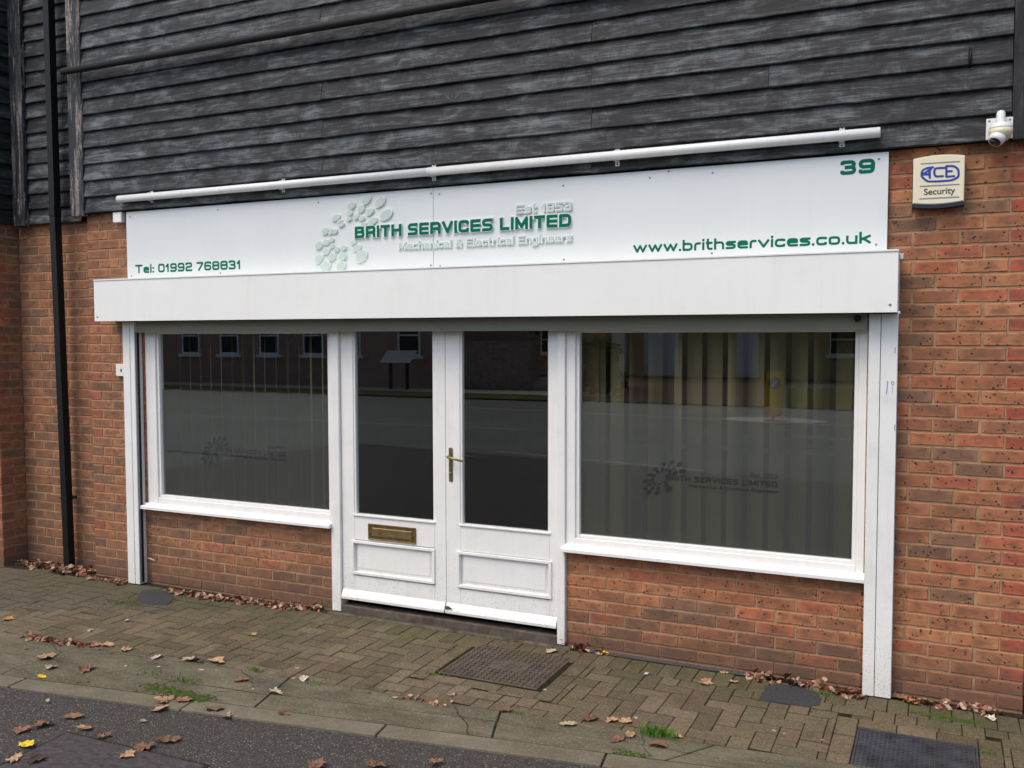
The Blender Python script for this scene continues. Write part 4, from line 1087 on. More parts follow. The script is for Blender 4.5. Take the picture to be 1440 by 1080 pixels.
cv = empty('drain_cover', ((COVR[0]+COVR[1])/2, (COVR[2]+COVR[3])/2, GZ)); tag(cv, 'dark patterned metal cover at the bottom right corner', 'drain cover')
a, b, c_, d_ = COVR
loc_boxes('frame', MAT['iron_dark'], [(a+.004, b-.004, d_-.014, d_-.003, GZ-.03, GZ), (a+.004, b-.004, c_+.003, c_+.014, GZ-.03, GZ), (a+.004, a+.014, c_+.0145, d_-.0145, GZ-.03, GZ), (b-.014, b-.004, c_+.0145, d_-.0145, GZ-.03, GZ)], cv, .001)
pl_ = loc_boxes('plate', MAT['iron_dark'], [(a+.017, b-.017, c_+.017, d_-.017, GZ-.03, GZ-.0006)], cv, .001)
bm = bmesh.new()
for i in range(24):
    for j in range(26):
        x = a+.032+i*.0206; y = c_+.03+j*.0172
        if x > b-.03 or y > d_-.025: continue
        ang = .5 if (i+j) % 2 else -.5; L_, W2 = .0085, .0028
        pts = [(x+u*cos(ang)-v*sin(ang), y+u*sin(ang)+v*cos(ang)) for u, v in ((-L_, 0), (0, -W2), (L_, 0), (0, W2))]
        prism(bm, pts, GZ-.001, GZ+.0026)
st = mk(bm, 'tread_pattern', MAT['iron_dark'], pl_); st['kind'] = 'stuff'
# tar patches over small covers
def patch(label, pts):
    bm = bmesh.new(); gp = [onground(*q) for q in pts]; prism(bm, [(q.x, q.y) for q in gp], GZ-.01, GZ+.006)
    bmesh.ops.bevel(bm, geom=[e for e in bm.edges if all(v.co.z > GZ for v in e.verts)], offset=.003, segments=1, affect='EDGES')
    o = mk(bm, 'tar_patch', MAT['patch']); tag(o, label, 'patch')
patch('flat black patch in the paving left of the right-hand shutter guide', [(1070, 979), (1064, 985), (1100, 990), (1135, 995), (1152, 992), (1155, 983), (1148, 974), (1120, 966), (1090, 963), (1078, 966)])
patch('flat black patch in the paving beside the left-hand shutter guide', [(190, 846), (214, 852), (236, 851), (246, 842), (236, 833), (216, 829), (198, 832)])
# slot drain along the right panel
dr = empty('slot_drain', (-1.4, -.03, GZ)); tag(dr, 'narrow black grating at the foot of the right brick panel', 'drain')
loc_boxes('channel', MAT['black'], [(-1.95, -.93, -.050, -.002, GZ-.03, GZ+.0022)], dr, 0)
bm = bmesh.new()
for i in range(50): box_bm(bm, -1.945+i*.0205, -1.940+i*.0205, -.047, -.006, GZ+.0025, GZ+.0062)
for y in (-.047, -.034, -.021, -.008): box_bm(bm, -1.95, -.93, y-.0018, y+.0018, GZ+.0024, GZ+.0075)
g_ = mk(bm, 'grille', plain('worn grille', (.13, .12, .11), .5, .4, metal=.3), dr); g_.location = -dr.location; g_['kind'] = 'stuff'
# lid in the asphalt footpath
lp = [onground(40, 1062, GZ-.01), onground(100, 1029, GZ-.01), onground(185, 1051, GZ-.01), onground(285, 1078, GZ-.01)]
bm = bmesh.new(); prism(bm, [(-3.86, -2.80), (-2.95, -2.62), (-3.02, -2.17), (-3.90, -2.19)], GZ-.05, GZ-.009)
bmesh.ops.bevel(bm, geom=[e for e in bm.edges if all(v.co.z > GZ-.02 for v in e.verts)], offset=.006, segments=1, affect='EDGES')
o = mk(bm, 'inspection_lid', MAT['lid']); tag(o, 'rough worn lid sunk in the asphalt at the bottom left', 'inspection lid')
bm = bmesh.new(); prism(bm, [(-3.875, -2.82), (-2.935, -2.63), (-3.005, -2.16), (-3.91, -2.18)], GZ-.05, GZ-.0125); mk(bm, 'lid_gap', MAT['soil'], o)

# ================================================================== LEAVES
def leaf_mesh(kind, seed):
    rnd = random.Random(seed); bm = bmesh.new(); out = []
    if kind == 'maple':
        spec = [(-90, .2), (-62, .50), (-44, .66), (-30, .56), (-8, .84), (6, .66), (16, .58), (32, .88), (44, .70), (56, .62), (74, .80), (90, 1.0)]
        full = spec+[(180-a, r) for a, r in spec[::-1][1:-1]]
        out = [(r*cos(radians(a))*.5*rnd.uniform(.85, 1.1), r*sin(radians(a))*.5*rnd.uniform(.85, 1.1)) for a, r in full]
    elif kind == 'oval':
        us = [0, .1, .22, .34, .46, .58, .70, .82, .92, 1]
        wv = lambda u, i: .30*(math.sin(pi*u**.85)**.8)*(1.10 if i % 2 else .84)*rnd.uniform(.9, 1.1)
        out = [(wv(u, i) if 0 < u < 1 else 0, u-.5) for i, u in enumerate(us)]+[(-wv(u, i), u-.5) for i, u in list(enumerate(us))[-2:0:-1]]
    else:                                        # curled
        out = [((.33 if i % 2 else .21)*cos(t)*rnd.uniform(.8, 1.2), (.52 if i % 2 else .40)*sin(t)*rnd.uniform(.85, 1.1)) for i, t in enumerate([2*pi*i/16 for i in range(16)])]
    cu_ = {'maple': rnd.uniform(.05, .35), 'oval': rnd.uniform(.1, .4), 'curl': rnd.uniform(.7, 1.7)}[kind]
    c = bm.verts.new((0, -.05, 0)); ring = [];  mid = []
    def zf(x, y, w_=0): return cu_*x*x + .35*cu_*y*y*(rs) + w_
    rs = rnd.uniform(-.3, 1)
    for x, y in out:
        ring.append(bm.verts.new((x, y, zf(x, y, rnd.uniform(-.04, .09))))); mid.append(bm.verts.new((x*.5, y*.5, zf(x*.5, y*.5, rnd.uniform(-.03, .04)))))
    n = len(out)
    for i in range(n):
        bm.faces.new((c, mid[i], mid[(i+1) % n])); bm.faces.new((mid[i], ring[i], ring[(i+1) % n], mid[(i+1) % n]))
    mn = min(v.co.z for v in bm.verts)
    if kind != 'curl':                           # stalk
        a = [bm.verts.new(q) for q in ((-.012, -.05, .005), (.012, -.05, .005), (.03, -.75, .02), (.02, -.75, .02))]; bm.faces.new(a)
    for v in bm.verts: v.co.z -= mn
    r = bmesh.ops.recalc_face_normals(bm, faces=bm.faces)
    me = bpy.data.meshes.new('leaf'); bm.to_mesh(me); bm.free(); me.materials.append(MAT['leaf'])
    return me
LM = {k: [leaf_mesh(k, s) for s in range(6)] for k in ('maple', 'oval', 'curl')}
LC = {'tan': (.42, .27, .15), 'pale': (.52, .42, .29), 'brown': (.20, .11, .065), 'orange': (.48, .25, .08), 'yellow': (.68, .50, .03), 'red': (.17, .075, .05), 'rust': (.27, .14, .075), 'cream': (.60, .52, .42), 'dark': (.09, .055, .035), 'lilac': (.6, .58, .68)}
def leaf(px, py, size, kind, colr, label, group=None, tilt=.09, z=None, rz=None):
    zz = GZ-.006 if py > 985 and px < 450 else GZ+.003
    p = onground(px, py, zz)
    o = bpy.data.objects.new('fallen_leaf', random.choice(LM[kind])); COL.objects.link(o)
    o.location = p; o.location.z = zz+.001 if z is None else z
    o.rotation_euler = (random.gauss(0, tilt), random.gauss(0, tilt), random.uniform(0, 6.28) if rz is None else rz)
    size *= .82; o.scale = (size, size, size*.9)
    c = LC[colr]; f = random.uniform(.85, 1.15); o.color = (c[0]*f, c[1]*f, c[2]*f, 1)
    return tag(o, label, 'leaf', group)
NAMED = [
 (10, 871, .13, 'maple', 'orange', 'orange leaf lying at the left edge of the block paving'),
 (38, 1048, .13, 'oval', 'yellow', 'bright yellow leaf on the asphalt at bottom left'),
 (355, 892, .095, 'maple', 'tan', 'lone tan leaf in the middle of the left paving'),
 (406, 1004, .15, 'oval', 'red', 'large reddish brown oval leaf on the kerb edge'),
 (118, 1025, .13, 'maple', 'tan', 'tan lobed leaf on the asphalt above the sunken lid'),
 (146, 1036, .12, 'maple', 'brown', 'brown lobed leaf on the top edge of the sunken lid'),
 (204, 1050, .16, 'maple', 'brown', 'big brown lobed leaf lying on the sunken lid'),
 (178, 1062, .12, 'maple', 'tan', 'tan leaf overlapping the big brown one on the lid'),
 (236, 1041, .15, 'oval', 'brown', 'wet brown leaf with long stalk right of the sunken lid'),
 (233, 985, .18, 'maple', 'tan', 'large spread tan leaf on the kerb line'),
 (224, 998, .12, 'oval', 'tan', 'tan leaf on asphalt just below the spread kerb leaf'),
 (258, 985, .12, 'oval', 'rust', 'rusty leaf right of the large spread kerb leaf'),
 (302, 1000, .14, 'curl', 'brown', 'curled brown leaf above the kerb line at lower left'),
 (318, 1008, .11, 'curl', 'tan', 'curled tan leaf just below the curled brown one'),
 (30, 1026, .14, 'maple', 'rust', 'rusty leaf on asphalt right above the yellow leaf'),
 (62, 1018, .17, 'maple', 'brown', 'flat wet brown leaf at left on the asphalt'),
 (104, 1008, .13, 'oval', 'rust', 'wet rusty leaf below the kerb at far left'),
 (22, 1068, .13, 'maple', 'tan', 'tan leaf in the bottom left corner'),
 (52, 1069, .12, 'curl', 'dark', 'dark curled leaf beside the bottom left corner leaf'),
 (201, 1014, .05, 'oval', 'tan', 'tiny tan leaf on asphalt between kerb and lid'),
 (527, 1077, .17, 'maple', 'brown', 'brown leaf cut by the bottom edge left of centre'),
 (613, 1072, .12, 'maple', 'rust', 'small rusty leaf at the bottom edge near the middle'),
 (445, 1077, .14, 'maple', 'brown', 'brown leaf cut by the bottom edge, left of the others there'),
 (635, 977, .085, 'maple', 'tan', 'tan leaf on the pavers left of and below the manhole'),
 (711, 1000, .10, 'curl', 'brown', 'curled brown leaf below the manhole cover'),
 (776, 917, .12, 'curl', 'pale', 'pale curled leaf resting on the manhole cover'),
 (830, 1012, .14, 'curl', 'brown', 'curled brown leaf, left of three at the paver edge'),
 (861, 1014, .11, 'curl', 'tan', 'curled tan leaf, middle of three at the paver edge'),
 (879, 1015, .12, 'oval', 'tan', 'tan leaf, right of three at the paver edge'),
 (799, 1019, .12, 'oval', 'pale', 'flat pale leaf on the concrete below the paver edge'),
 (990, 960, .15, 'maple', 'tan', 'tan lobed leaf on pavers near the slot drain'),
 (1031, 959, .08, 'oval', 'tan', 'small tan leaf right of the lobed leaf near the drain'),
 (1054, 951, .10, 'curl', 'rust', 'rusty curled leaf at the right end of the slot drain'),
 (1018, 946, .07, 'oval', 'tan', 'tan leaf lying against the slot drain'),
 (840, 910, .11, 'maple', 'tan', 'tan leaf left on the start of the slot drain'),
 (857, 910, .10, 'maple', 'tan', 'tan leaf at the foot of the right brick panel'),
 (852, 919, .07, 'oval', 'yellow', 'small yellow leaf beside the slot drain'),
 (909, 948, .055, 'oval', 'lilac', 'tiny pale lilac petal on the pavers'),
 (1262, 982, .15, 'curl', 'rust', 'big rusty curled leaf at the foot of the right shutter guide'),
 (1280, 988, .12, 'curl', 'orange', 'orange curled leaf right of the right shutter guide'),
 (1393, 1011, .10, 'curl', 'cream', 'cream leaf by the wall at the right edge'),
 (952, 1036, .08, 'curl', 'tan', 'tan curled leaf beside the bright grass tuft'),
 (926, 1049, .13, 'curl', 'brown', 'long curled brown leaf below the bright grass tuft'),
 (868, 1040, .12, 'oval', 'brown', 'flat brown leaf left of the bright grass tuft'),
 (886, 1034, .10, 'oval', 'tan', 'tan leaf just left of the bright grass tuft'),
 (620, 877, .08, 'curl', 'tan', 'pale leaf under the left door leaf'),
 (714, 882, .08, 'maple', 'tan', 'tan leaf on the step under the right door leaf'),
 (761, 886, .07, 'curl', 'tan', 'small curled leaf on the step near the right door post'),
 (387, 974, .12, 'curl', 'pale', 'long pale curled leaf on the concrete margin'),
 (341, 957, .11, 'curl', 'rust', 'rusty curled leaf on the concrete margin, left half'),
 (427, 955, .10, 'curl', 'cream', 'cream crumpled leaf at the paver edge, left half'),
 (304, 931, .17, 'curl', 'tan', 'long curled tan leaf at the paver edge, left part'),
 (268, 928, .14, 'curl', 'pale', 'pale crumpled leaf left of the long curled tan leaf'),
 (220, 925, .11, 'curl', 'cream', 'cream leaf on the paver edge at left'),
 (176, 914, .14, 'maple', 'tan', 'tan leaf heap-top on the paver edge at left'),
 (151, 908, .13, 'curl', 'tan', 'curled tan leaf at the end of the leaf drift'),
 (127, 887, .07, 'curl', 'cream', 'small cream leaf above the leaf drift'),
 (179, 873, .06, 'curl', 'cream', 'tiny cream leaf on the left paving'),
 (62, 925, .20, 'maple', 'tan', 'broad tan leaf on the concrete at far left'),
 (72, 939, .12, 'curl', 'pale', 'pale leaf on concrete below the broad tan leaf'),
 (122, 942, .16, 'curl', 'brown', 'long brown leaf on the concrete at left'),
 (59, 952, .08, 'oval', 'yellow', 'small yellow-green leaf on the kerb at far left'),
]
for q in NAMED: leaf(*q)
# scattered scraps, too small to tell apart
for i in range(46):
    t = random.random(); px = 20+1180*t; py = 905+115*t+random.uniform(-22, 55)*(.6+.4*t)
    if random.random() < .5: px, py = random.uniform(15, 420), random.uniform(880, 985)
    leaf(px, py, random.uniform(.022, .05), random.choice(['curl', 'oval', 'maple']), random.choice(['tan', 'brown', 'pale', 'rust', 'brown', 'dark']), 'small dry scrap of leaf on the paving and kerb', 'small scraps of leaf scattered over the ground', z=GZ+.002)
# drifts of litter against the walls
def drift(label, path, n, sz=(.03, .065), spread=.035, high=.035, seed=1):
    rnd = random.Random(seed); bm = bmesh.new()
    P = [Vector((*q, GZ)) for q in path]
    for i in range(n):
        t = rnd.random()*(len(P)-1); k = int(t); p = P[k].lerp(P[k+1], t-k)
        s = rnd.uniform(*sz); dens = rnd.random()
        p = p+Vector((rnd.gauss(0, .012), rnd.gauss(0, spread), abs(rnd.gauss(0, high))*.8-.004))
        R = Matrix.Rotation(rnd.uniform(0, 6.28), 3, 'Z') @ Matrix.Rotation(rnd.gauss(0, .7), 3, 'X') @ Matrix.Rotation(rnd.gauss(0, .5), 3, 'Y')
        m_ = 9; cur = rnd.uniform(.5, 2.2); ring = []
        c = bm.verts.new(p)
        for j in range(m_):
            a = 2*pi*j/m_; r = rnd.uniform(.28, .60) if j % 2 else rnd.uniform(.45, .62)
            v = Vector((r*cos(a)*.7, r*sin(a), 0)); v.z = cur*v.x*v.x; ring.append(bm.verts.new(p+R @ (v*s)))
        for j in range(m_): bm.faces.new((c, ring[j], ring[(j+1) % m_]))
    o = mk(bm, 'leaf_litter', MAT['litter']); tag(o, label, 'leaf litter', kind='stuff')
def G2(*pts): return [(onground(*q).x, onground(*q).y) for q in pts]
drift('drift of brown leaves around the foot of the black downpipe', [(-7.12, -.02), (-6.75, .0), (-6.55, -.03), (-6.30, .02)], 190, (.035, .075), .038, .026, 2)
drift('thin leaf litter between the downpipe and the left shutter guide', [(-6.35, -.09), (-5.85, -.10), (-5.80, -.12)], 60, (.03, .06), .02, .015, 3)
drift('rusty leaf drift against the left brick panel', G2((236, 833), (300, 843), (350, 848), (400, 855), (450, 858)), 300, (.025, .06), .022, .017, 4)
drift('leaf litter at the foot of the right door post', G2((775, 903), (800, 909), (850, 921)), 70, (.03, .07), .025, .015, 5)
drift('leaf litter between the slot drain and the right shutter guide', G2((1050, 954), (1110, 962), (1160, 972), (1212, 981)), 90, (.03, .08), .022, .022, 6)
drift('sparse leaf litter at the foot of the right brick pier', [(-.14, -.07), (.05, -.06), (.30, -.045)], 60, (.03, .075), .018, .012, 7)
drift('long drift of dry leaves along the front edge of the left paving', G2((35, 893), (75, 903), (100, 906), (135, 909)), 90, (.03, .07), .02, .010, 8)
drift('line of leaf crumbs on the paver edge below the manhole', G2((570, 982), (595, 986), (625, 993)), 34, (.02, .05), .012, .008, 9)
drift('crumbs of leaf and grit along the door step', G2((500, 862), (560, 868), (640, 880), (780, 900)), 90, (.008, .025), .015, .004, 10)

# grass
def tuft(label, px, py, n, h, spread, seed):
    p = onground(px, py); rnd = random.Random(seed); bm = bmesh.new()
    for i in range(n):
        x, y = rnd.gauss(0, spread), rnd.gauss(0, spread*.45); L_ = h*rnd.uniform(.5, 1.1); a = rnd.uniform(0, 6.28); ln = rnd.uniform(.1, .9)*L_; w_ = .0018
        dx, dy = cos(a), sin(a)
        v = [bm.verts.new(q) for q in ((x-dy*w_, y+dx*w_, 0), (x+dy*w_, y-dx*w_, 0), (x+dx*ln*.4+dy*w_*.8, y+dy*ln*.4-dx*w_*.8, L_*.6), (x+dx*ln*.4-dy*w_*.8, y+dy*ln*.4+dx*w_*.8, L_*.6), (x+dx*ln, y+dy*ln, L_*.9))]
        bm.faces.new((v[0], v[1], v[2], v[3])); bm.faces.new((v[3], v[2], v[4]))
    o = mk(bm, 'grass_tuft', MAT['grass']); o.location = p; tag(o, label, 'grass')
tuft('bright green grass tuft at the paver edge, lower right', 924, 1034, 260, .055, .045, 1)
tuft('small grass tuft on the left concrete margin below the leaves', 262, 958, 90, .028, .05, 2)
tuft('thin grass blades in the concrete at left, left of the other tuft', 210, 948, 60, .022, .05, 3)
tuft('small grass tuft at the paver edge left of centre', 358, 944, 60, .030, .025, 4)
tuft('few grass blades at the left corner of the manhole cover', 609, 948, 50, .022, .03, 5)
tuft('green weed beside the black patch near the right shutter guide', 1160, 977, 90, .022, .025, 6)
tuft('thin weeds in the joint below the manhole cover', 728, 1004, 40, .018, .04, 7)
tuft('weak grass blades at the paver edge right of the left tuft', 447, 962, 40, .02, .035, 8)
tuft('low weeds in the joint right of the patterned metal cover', 1388, 1060, 60, .018, .02, 9)
def mosscrumbs(label, path, n, spread, seed):
    rnd = random.Random(seed); bm = bmesh.new(); P = [Vector((*q, GZ+.001)) for q in path]
    for i in range(n):
        t = rnd.random()*(len(P)-1); k = int(t); p = P[k].lerp(P[k+1], t-k)+Vector((rnd.gauss(0, .02), rnd.gauss(0, spread), 0)); s = rnd.uniform(.004, .011)
        r = [bm.verts.new(p+Vector((s*cos(a), s*sin(a), 0))) for a in (0, 1.26, 2.51, 3.77, 5.03)]; c = bm.verts.new(p+Vector((0, 0, s*.7)))
        for j in range(5): bm.faces.new((c, r[j], r[(j+1) % 5]))
    o = mk(bm, 'moss', MAT['moss']); tag(o, label, 'moss', kind='stuff')
mosscrumbs('band of green moss on the concrete by the kerb at left', G2((205, 966), (250, 974), (295, 984)), 420, .025, 1)
mosscrumbs('green moss in the paver joints at the right wall', G2((1290, 1003), (1340, 1012), (1380, 1018)), 160, .012, 2)
mosscrumbs('green moss on the pavers near the left patch', G2((180, 838), (200, 852), (150, 846)), 120, .03, 3)
mosscrumbs('moss on the concrete near the bright grass tuft', G2((870, 1058), (900, 1062)), 60, .012, 4)

# ================================================================== THROUGH THE GLASS
def monitor(label, x, y, z, rz, w_=.40, h=.26):
    r = empty('monitor', (x, y, z), rz); tag(r, label, 'monitor')
    boxes('screen', MAT['monitor'], [(-w_/2, w_/2, -.02, .02, .10, .10+h)], r, .004); boxes('stand', MAT['monitor'], [(-.03, .03, 0, .03, .0, .12), (-.1, .1, -.07, .09, -.0, .012)], r, .002)
dk = empty('desk', (-.9, 1.2, .14)); tag(dk, 'pale office desk behind the blinds of the right window', 'desk')
boxes('desk_top', plain('desk board', (.35, .28, .17), .5), [(-1.0, .9, -.35, .4, 1.10, 1.13)], dk)
for x in (-.97, .85): boxes('leg', MAT['monitor'], [(x, x+.05, -.3, .35, 0, 1.099)], dk)
monitor('dark monitor on the desk at the right end of the right window', -.30, 1.2, 1.27, .2); monitor('dark monitor left of the other one on the office desk', -.72, 1.25, 1.27, .1)
# ================================================================== ACROSS THE ROAD (seen only in the glass)
MAT['brick_far'] = None
M = N('red brown brickwork', .9, .2)
bt = M.n('TexBrick'); bt.inputs['Scale'].default_value = 1; bt.inputs['Brick Width'].default_value = .225; bt.inputs['Row Height'].default_value = .075; bt.inputs['Mortar Size'].default_value = .008
bt.inputs['Color1'].default_value = (.36, .19, .14, 1); bt.inputs['Color2'].default_value = (.46, .25, .18, 1); bt.inputs['Mortar'].default_value = (.42, .36, .30, 1)
cmb = M.n('CombineXYZ'); q = M.xyz(M.pos()); M.l(q[0], cmb.inputs[0]); M.l(q[2], cmb.inputs[1]); M.l(cmb.outputs[0], bt.inputs['Vector']); M.col(bt.outputs['Color']); MAT['brick_far'] = M.m
M = N('buff brickwork', .9, .2)
bt = M.n('TexBrick'); bt.inputs['Scale'].default_value = 1; bt.inputs['Brick Width'].default_value = .225; bt.inputs['Row Height'].default_value = .075; bt.inputs['Mortar Size'].default_value = .008
bt.inputs['Color1'].default_value = (.50, .36, .15, 1); bt.inputs['Color2'].default_value = (.60, .44, .20, 1); bt.inputs['Mortar'].default_value = (.36, .31, .22, 1)
cmb = M.n('CombineXYZ'); q = M.xyz(M.pos()); M.l(q[0], cmb.inputs[0]); M.l(q[2], cmb.inputs[1]); M.l(cmb.outputs[0], bt.inputs['Vector']); M.col(bt.outputs['Color']); MAT['buff_far'] = M.m
MAT['tiles'] = plain('brown roof tiles', (.10, .06, .045), .9, .2, var=.3, scale=3)
MAT['dark_glass'] = plain('dark window glass', (.02, .022, .025), .1, .6)
MAT['paint'] = plain('worn road paint', (.30, .30, .28), .8, .2, var=.3, scale=5)
MAT['verge'] = plain('short verge grass', (.10, .10, .035), .95, .1, var=.4, scale=4)
MAT['path_far'] = plain('pale paving slabs', (.50, .42, .36), .9, .2, var=.15)
MAT['fence'] = plain('weathered fence boards', (.36, .26, .20), .85, .2, var=.35, scale=9)
MAT['leafgreen'] = plain('dark shrub leaves', (.05, .07, .022), .8, .2, var=.5, scale=20)
MAT['bark'] = plain('bark', (.08, .06, .045), .9, .2, var=.3, bump=.6)
sheet('far_verge', [(-60, -20.2), (-9.8, -20.6), (-9.8, -22.6), (-60, -22.2)], .045, MAT['verge'], thick=.05)
sheet('far_path', [(-60, -22.25), (-9.8, -22.65), (-9.8, -24.6), (-60, -24.2)], .05, MAT['path_far'], thick=.05)
sheet('far_verge', [(-3.8, -20.6), (14, -19), (14, -26), (-5.2, -30)], .045, MAT['verge'], thick=.05)
sheet('driveway', [(-9.5, -21.0), (-4, -20.6), (-6.5, -37.9), (-14.5, -37.9)], .04, plain('driveway setts', (.12, .08, .055), .9, .2, var=.3), thick=.05)
for pts in ([(-30, -12.1), (-8, -12.6), (-8, -12.72), (-30, -12.22)], [(-7, -9.0), (-3.2, -8.2), (-3.2, -8.32), (-7, -9.12)], [(-2.6, -13.6), (1.2, -13.0), (1.2, -13.1), (-2.6, -13.7)], [(-12, -17.5), (-1.2, -16.2), (-1.2, -16.35), (-12, -17.65)]):
    sheet('road_marking', pts, -.008, MAT['paint'])
def farx(px, Y): v = ray(px, 500); return (v*((-Y-CAM.y)/v.y)).x
def house(label, x0, x1, y, depth, h, mat, wins, doors=(), roof=True):
    r = empty('brick_house', ((x0+x1)/2, y, 0)); tag(r, label, 'house')
    w2 = (x1-x0)/2
    boxes('wall', mat, [(-w2, w2, -depth, 0, 0, h)], r, 0)
    if roof:
        bm = bmesh.new(); v = [bm.verts.new(q) for q in ((-w2-.3, .4, h-.1), (w2+.3, .4, h-.1), (w2+.3, -depth-.4, h-.1), (-w2-.3, -depth-.4, h-.1), (-w2, -depth/2, h+2.6), (w2, -depth/2, h+2.6))]
        for f in ((0, 1, 5, 4), (2, 3, 4, 5), (0, 4, 3), (1, 2, 5), (0, 3, 2, 1)): bm.faces.new([v[i] for i in f])
        mk(bm, 'roof', MAT['tiles'], r)
    for (wx, wz, ww, wh) in wins:
        wx -= r.location.x
        f = boxes('window', MAT['white_upvc'], [(wx-ww/2, wx+ww/2, .0, .05, wz+wh-.07, wz+wh), (wx-ww/2, wx+ww/2, 0, .05, wz, wz+.07), (wx-ww/2, wx-ww/2+.07, 0, .05, wz+.071, wz+wh-.071), (wx+ww/2-.07, wx+ww/2, 0, .05, wz+.071, wz+wh-.071), (wx-ww/2+.071, wx+ww/2-.071, 0, .05, wz+wh/2-.03, wz+wh/2+.03)], r, 0)
        boxes('pane', MAT['dark_glass'], [(wx-ww/2+.05, wx+ww/2-.05, .005, .012, wz+.05, wz+wh-.05)], f, 0)
        boxes('sill', MAT['white_upvc'], [(wx-ww/2-.12, wx+ww/2+.12, 0, .14, wz-.13, wz-.001)], f, 0)
    for (dx, dw, dh) in doors:
        dx -= r.location.x
        d = boxes('door', MAT['white_upvc'], [(dx-dw/2, dx+dw/2, 0, .06, .05, dh)], r, 0)
    return r
house('red brick house across the road mirrored in the left window and door', -36, farx(640, -25), -25, 8, 5.6, MAT['brick_far'], [(x, z, 1.0, 1.55) for x in [farx(q_, -25) for q_ in (268, 322, 378, 440, 492, 575)] for z in (1.25, 3.9)])
house('buff brick building far across the road mirrored in the right window', -20, -.5, -38, 8, 6, MAT['buff_far'], [(-4, 1.1, 1.2, 1.4), (-18, 1.1, 1.2, 1.4)], [(-12.3, 1.7, 2.4), (-14.4, .7, 2.6), (-8.2, 1.0, 2.1)])
house('tan brick house at the right of the mirrored view', 2.6, 14, -27, 8, 5.4, MAT['buff_far'], [(4, 1.0, 1.2, 1.3), (7, 1.0, 1.2, 1.3)])
fn = empty('timber_fence', (farx(648, -25)+4.0, -25, 0)); tag(fn, 'brown close-board fence across the road mirrored in the right door', 'fence')
n = 22
bm = bmesh.new(); box_bm(bm, -.045, .045, 0, .02, .08, 1.8); bmesh.ops.recalc_face_normals(bm, faces=bm.faces); me = bpy.data.meshes.new('fence_board'); bm.to_mesh(me); bm.free(); me.materials.append(MAT['fence'])
for i in range(28):
    o = bpy.data.objects.new('fence_board', me); COL.objects.link(o); o.parent = fn; o.location = (-3.9+i*.1, random.uniform(-.004, .004), random.uniform(-.02, .02))
for i in range(3): boxes('post', MAT['fence'], [(-3.95+i*1.36, -3.85+i*1.36, -.1, -.002, 0, 1.85)], fn, 0)
boxes('rail', MAT['fence'], [(-3.9, -1.15, -.05, -.003, .4, .48)], fn, 0); boxes('rail', MAT['fence'], [(-3.9, -1.15, -.05, -.003, 1.4, 1.48)], fn, 0)
# lectern notice board
nb = empty('notice_board', (farx(560, -23.4), -23.4, .05)); tag(nb, 'tilted white notice board on two posts mirrored in the left door', 'notice board')
for x in (-.35, .35): boxes('post', MAT['monitor'], [(x-.05, x+.05, -.05, .05, 0, 1.0)], nb, 0)
bm = bmesh.new(); v = [bm.verts.new(q) for q in ((-.65, .28, .98), (.65, .28, .98), (.65, -.25, 1.42), (-.65, -.25, 1.42))]; bm.faces.new(v); bmesh.ops.solidify(bm, geom=bm.faces[:], thickness=.04); mk(bm, 'board', plain('white notice', (.8, .8, .78), .5), nb)
# keep-left bollard
def bollard():
    r = empty('traffic_bollard', (-3.62, -16.86, 0), -.25); r.rotation_euler.y = .05; tag(r, 'yellow keep-left traffic bollard on an island mirrored in the right window', 'bollard')
    Y = N('yellow bollard shell', .4, .4); Y.col((1.0, .58, .03)); 
    rr = .19
    bm = bmesh.new(); wprism(bm, [(-.19, .25), (-.19, 1.15), (.19, 1.15), (.19, .25), (0, .0)], -.02, .06); o = mk(bm, 'front_panel', Y.m, r)
    bm = bmesh.new(); wprism(bm, [(-.13, .12), (-.13, 1.12), (.21, 1.10), (.21, .12)], -.30, -.021); o = mk(bm, 'housing', plain('amber housing', (.5, .24, .02), .5), r)
    bm = bmesh.new(); tube_bm(bm, [(0, .061, .88), (0, .068, .88)], .145, 24); o = mk(bm, 'sign_disc', plain('blue disc', (.03, .08, .35), .4), r)
    bm = bmesh.new(); wprism(bm, [(-.07, .80), (-.02, .80), (-.02, .83), (.06, .93), (.04, .96), (-.045, .86), (-.07, .86)], .0685, .072); mk(bm, 'arrow', plain('white arrow', (.8, .8, .8), .5), o)
    return r
bollard()
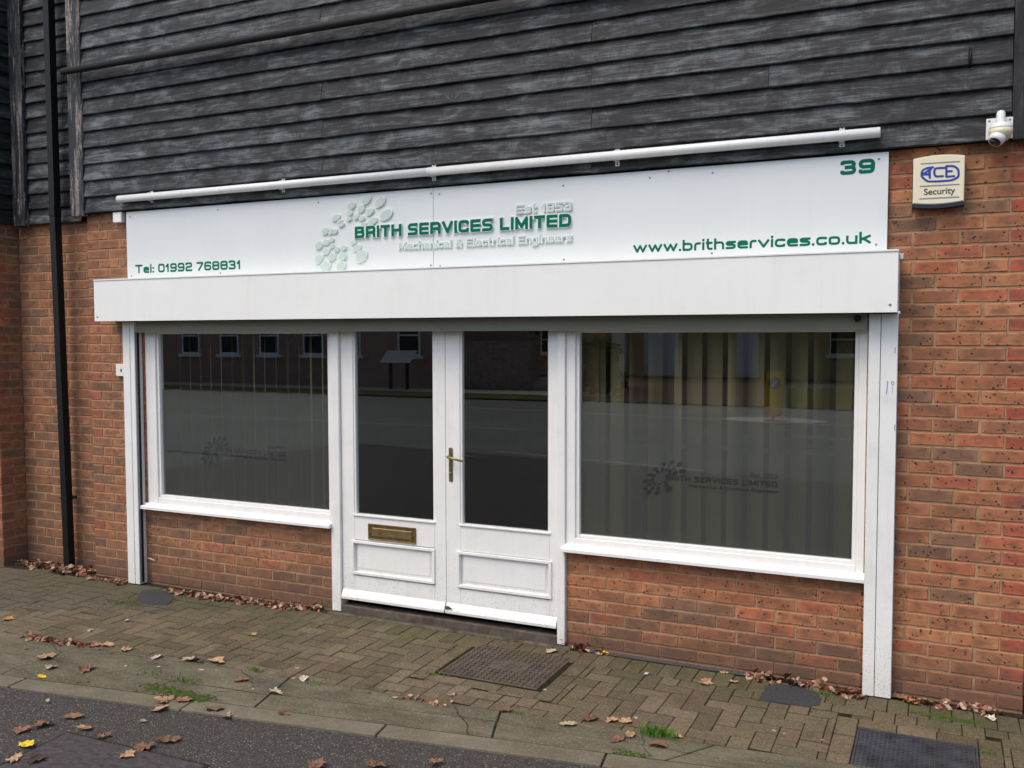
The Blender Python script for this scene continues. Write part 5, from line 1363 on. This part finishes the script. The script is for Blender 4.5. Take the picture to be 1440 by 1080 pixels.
bm = bmesh.new(); prism(bm, [(-3.62+1.2*cos(a*pi/10), -17.0+.7*sin(a*pi/10)) for a in range(20)], -.02, .0); o = mk(bm, 'traffic_island', MAT['path_far']); o['kind'] = 'structure'
# shrubs and trees over the road
def tree(label, x, y, h, r_, n, seed, kind='tree'):
    rnd = random.Random(seed); root = empty('tree' if kind == 'tree' else 'shrub', (x, y, 0)); tag(root, label, kind)
    bm = bmesh.new(); tube_bm(bm, [(0, 0, 0), (.05, 0, h*.3), (0, .05, h*.7)], [h*.03, h*.022, h*.008], 8)
    for k in range(5):
        a = rnd.uniform(0, 6.28); tube_bm(bm, [(0, 0, h*.3+k*h*.07), (cos(a)*r_*.6, sin(a)*r_*.6, h*.55+k*h*.06)], [h*.012, h*.004], 6)
    mk(bm, 'trunk', MAT['bark'], root, True)
    bm = bmesh.new()
    cl = [(rnd.gauss(0, r_*.45), rnd.gauss(0, r_*.45), h*rnd.uniform(.45 if kind == 'tree' else .15, .92), r_*rnd.uniform(.25, .5)) for _ in range(14)]
    for i in range(n):
        c = rnd.choice(cl); d = Vector((rnd.gauss(0, 1), rnd.gauss(0, 1), rnd.gauss(0, .8))); d = d.normalized()*c[3]*rnd.uniform(.6, 1.1); p = Vector(c[:3])+d; s = rnd.uniform(.08, .16)
        u = Vector((rnd.gauss(0, 1), rnd.gauss(0, 1), rnd.gauss(0, 1))).normalized(); v = u.orthogonal().normalized()
        bm.faces.new([bm.verts.new(q) for q in (p+u*s, p+v*s*.6, p-u*s, p-v*s*.6)])
    mk(bm, 'crown', MAT['leafgreen'], root)
tree('leafy tree behind the fence mirrored in the right door', -13, -28, 6.5, 2.6, 2500, 1)
tree('dark shrub by the driveway mirrored at the left of the right window', -10.6, -23.6, 1.7, 1.1, 1200, 2, 'shrub')
tree('tall tree behind the tan brick house over the road', 1.5, -31, 8, 3, 2500, 3)

# neighbouring wall just past the right corner
nw = boxes('neighbour_wall', MAT['brick_far'], [(.46, 6, .9, 1.1, 0, 6)], bev=0); tag(nw, 'plain set-back brick wall just past the right corner', 'wall')
scn.render.engine = 'CYCLES'
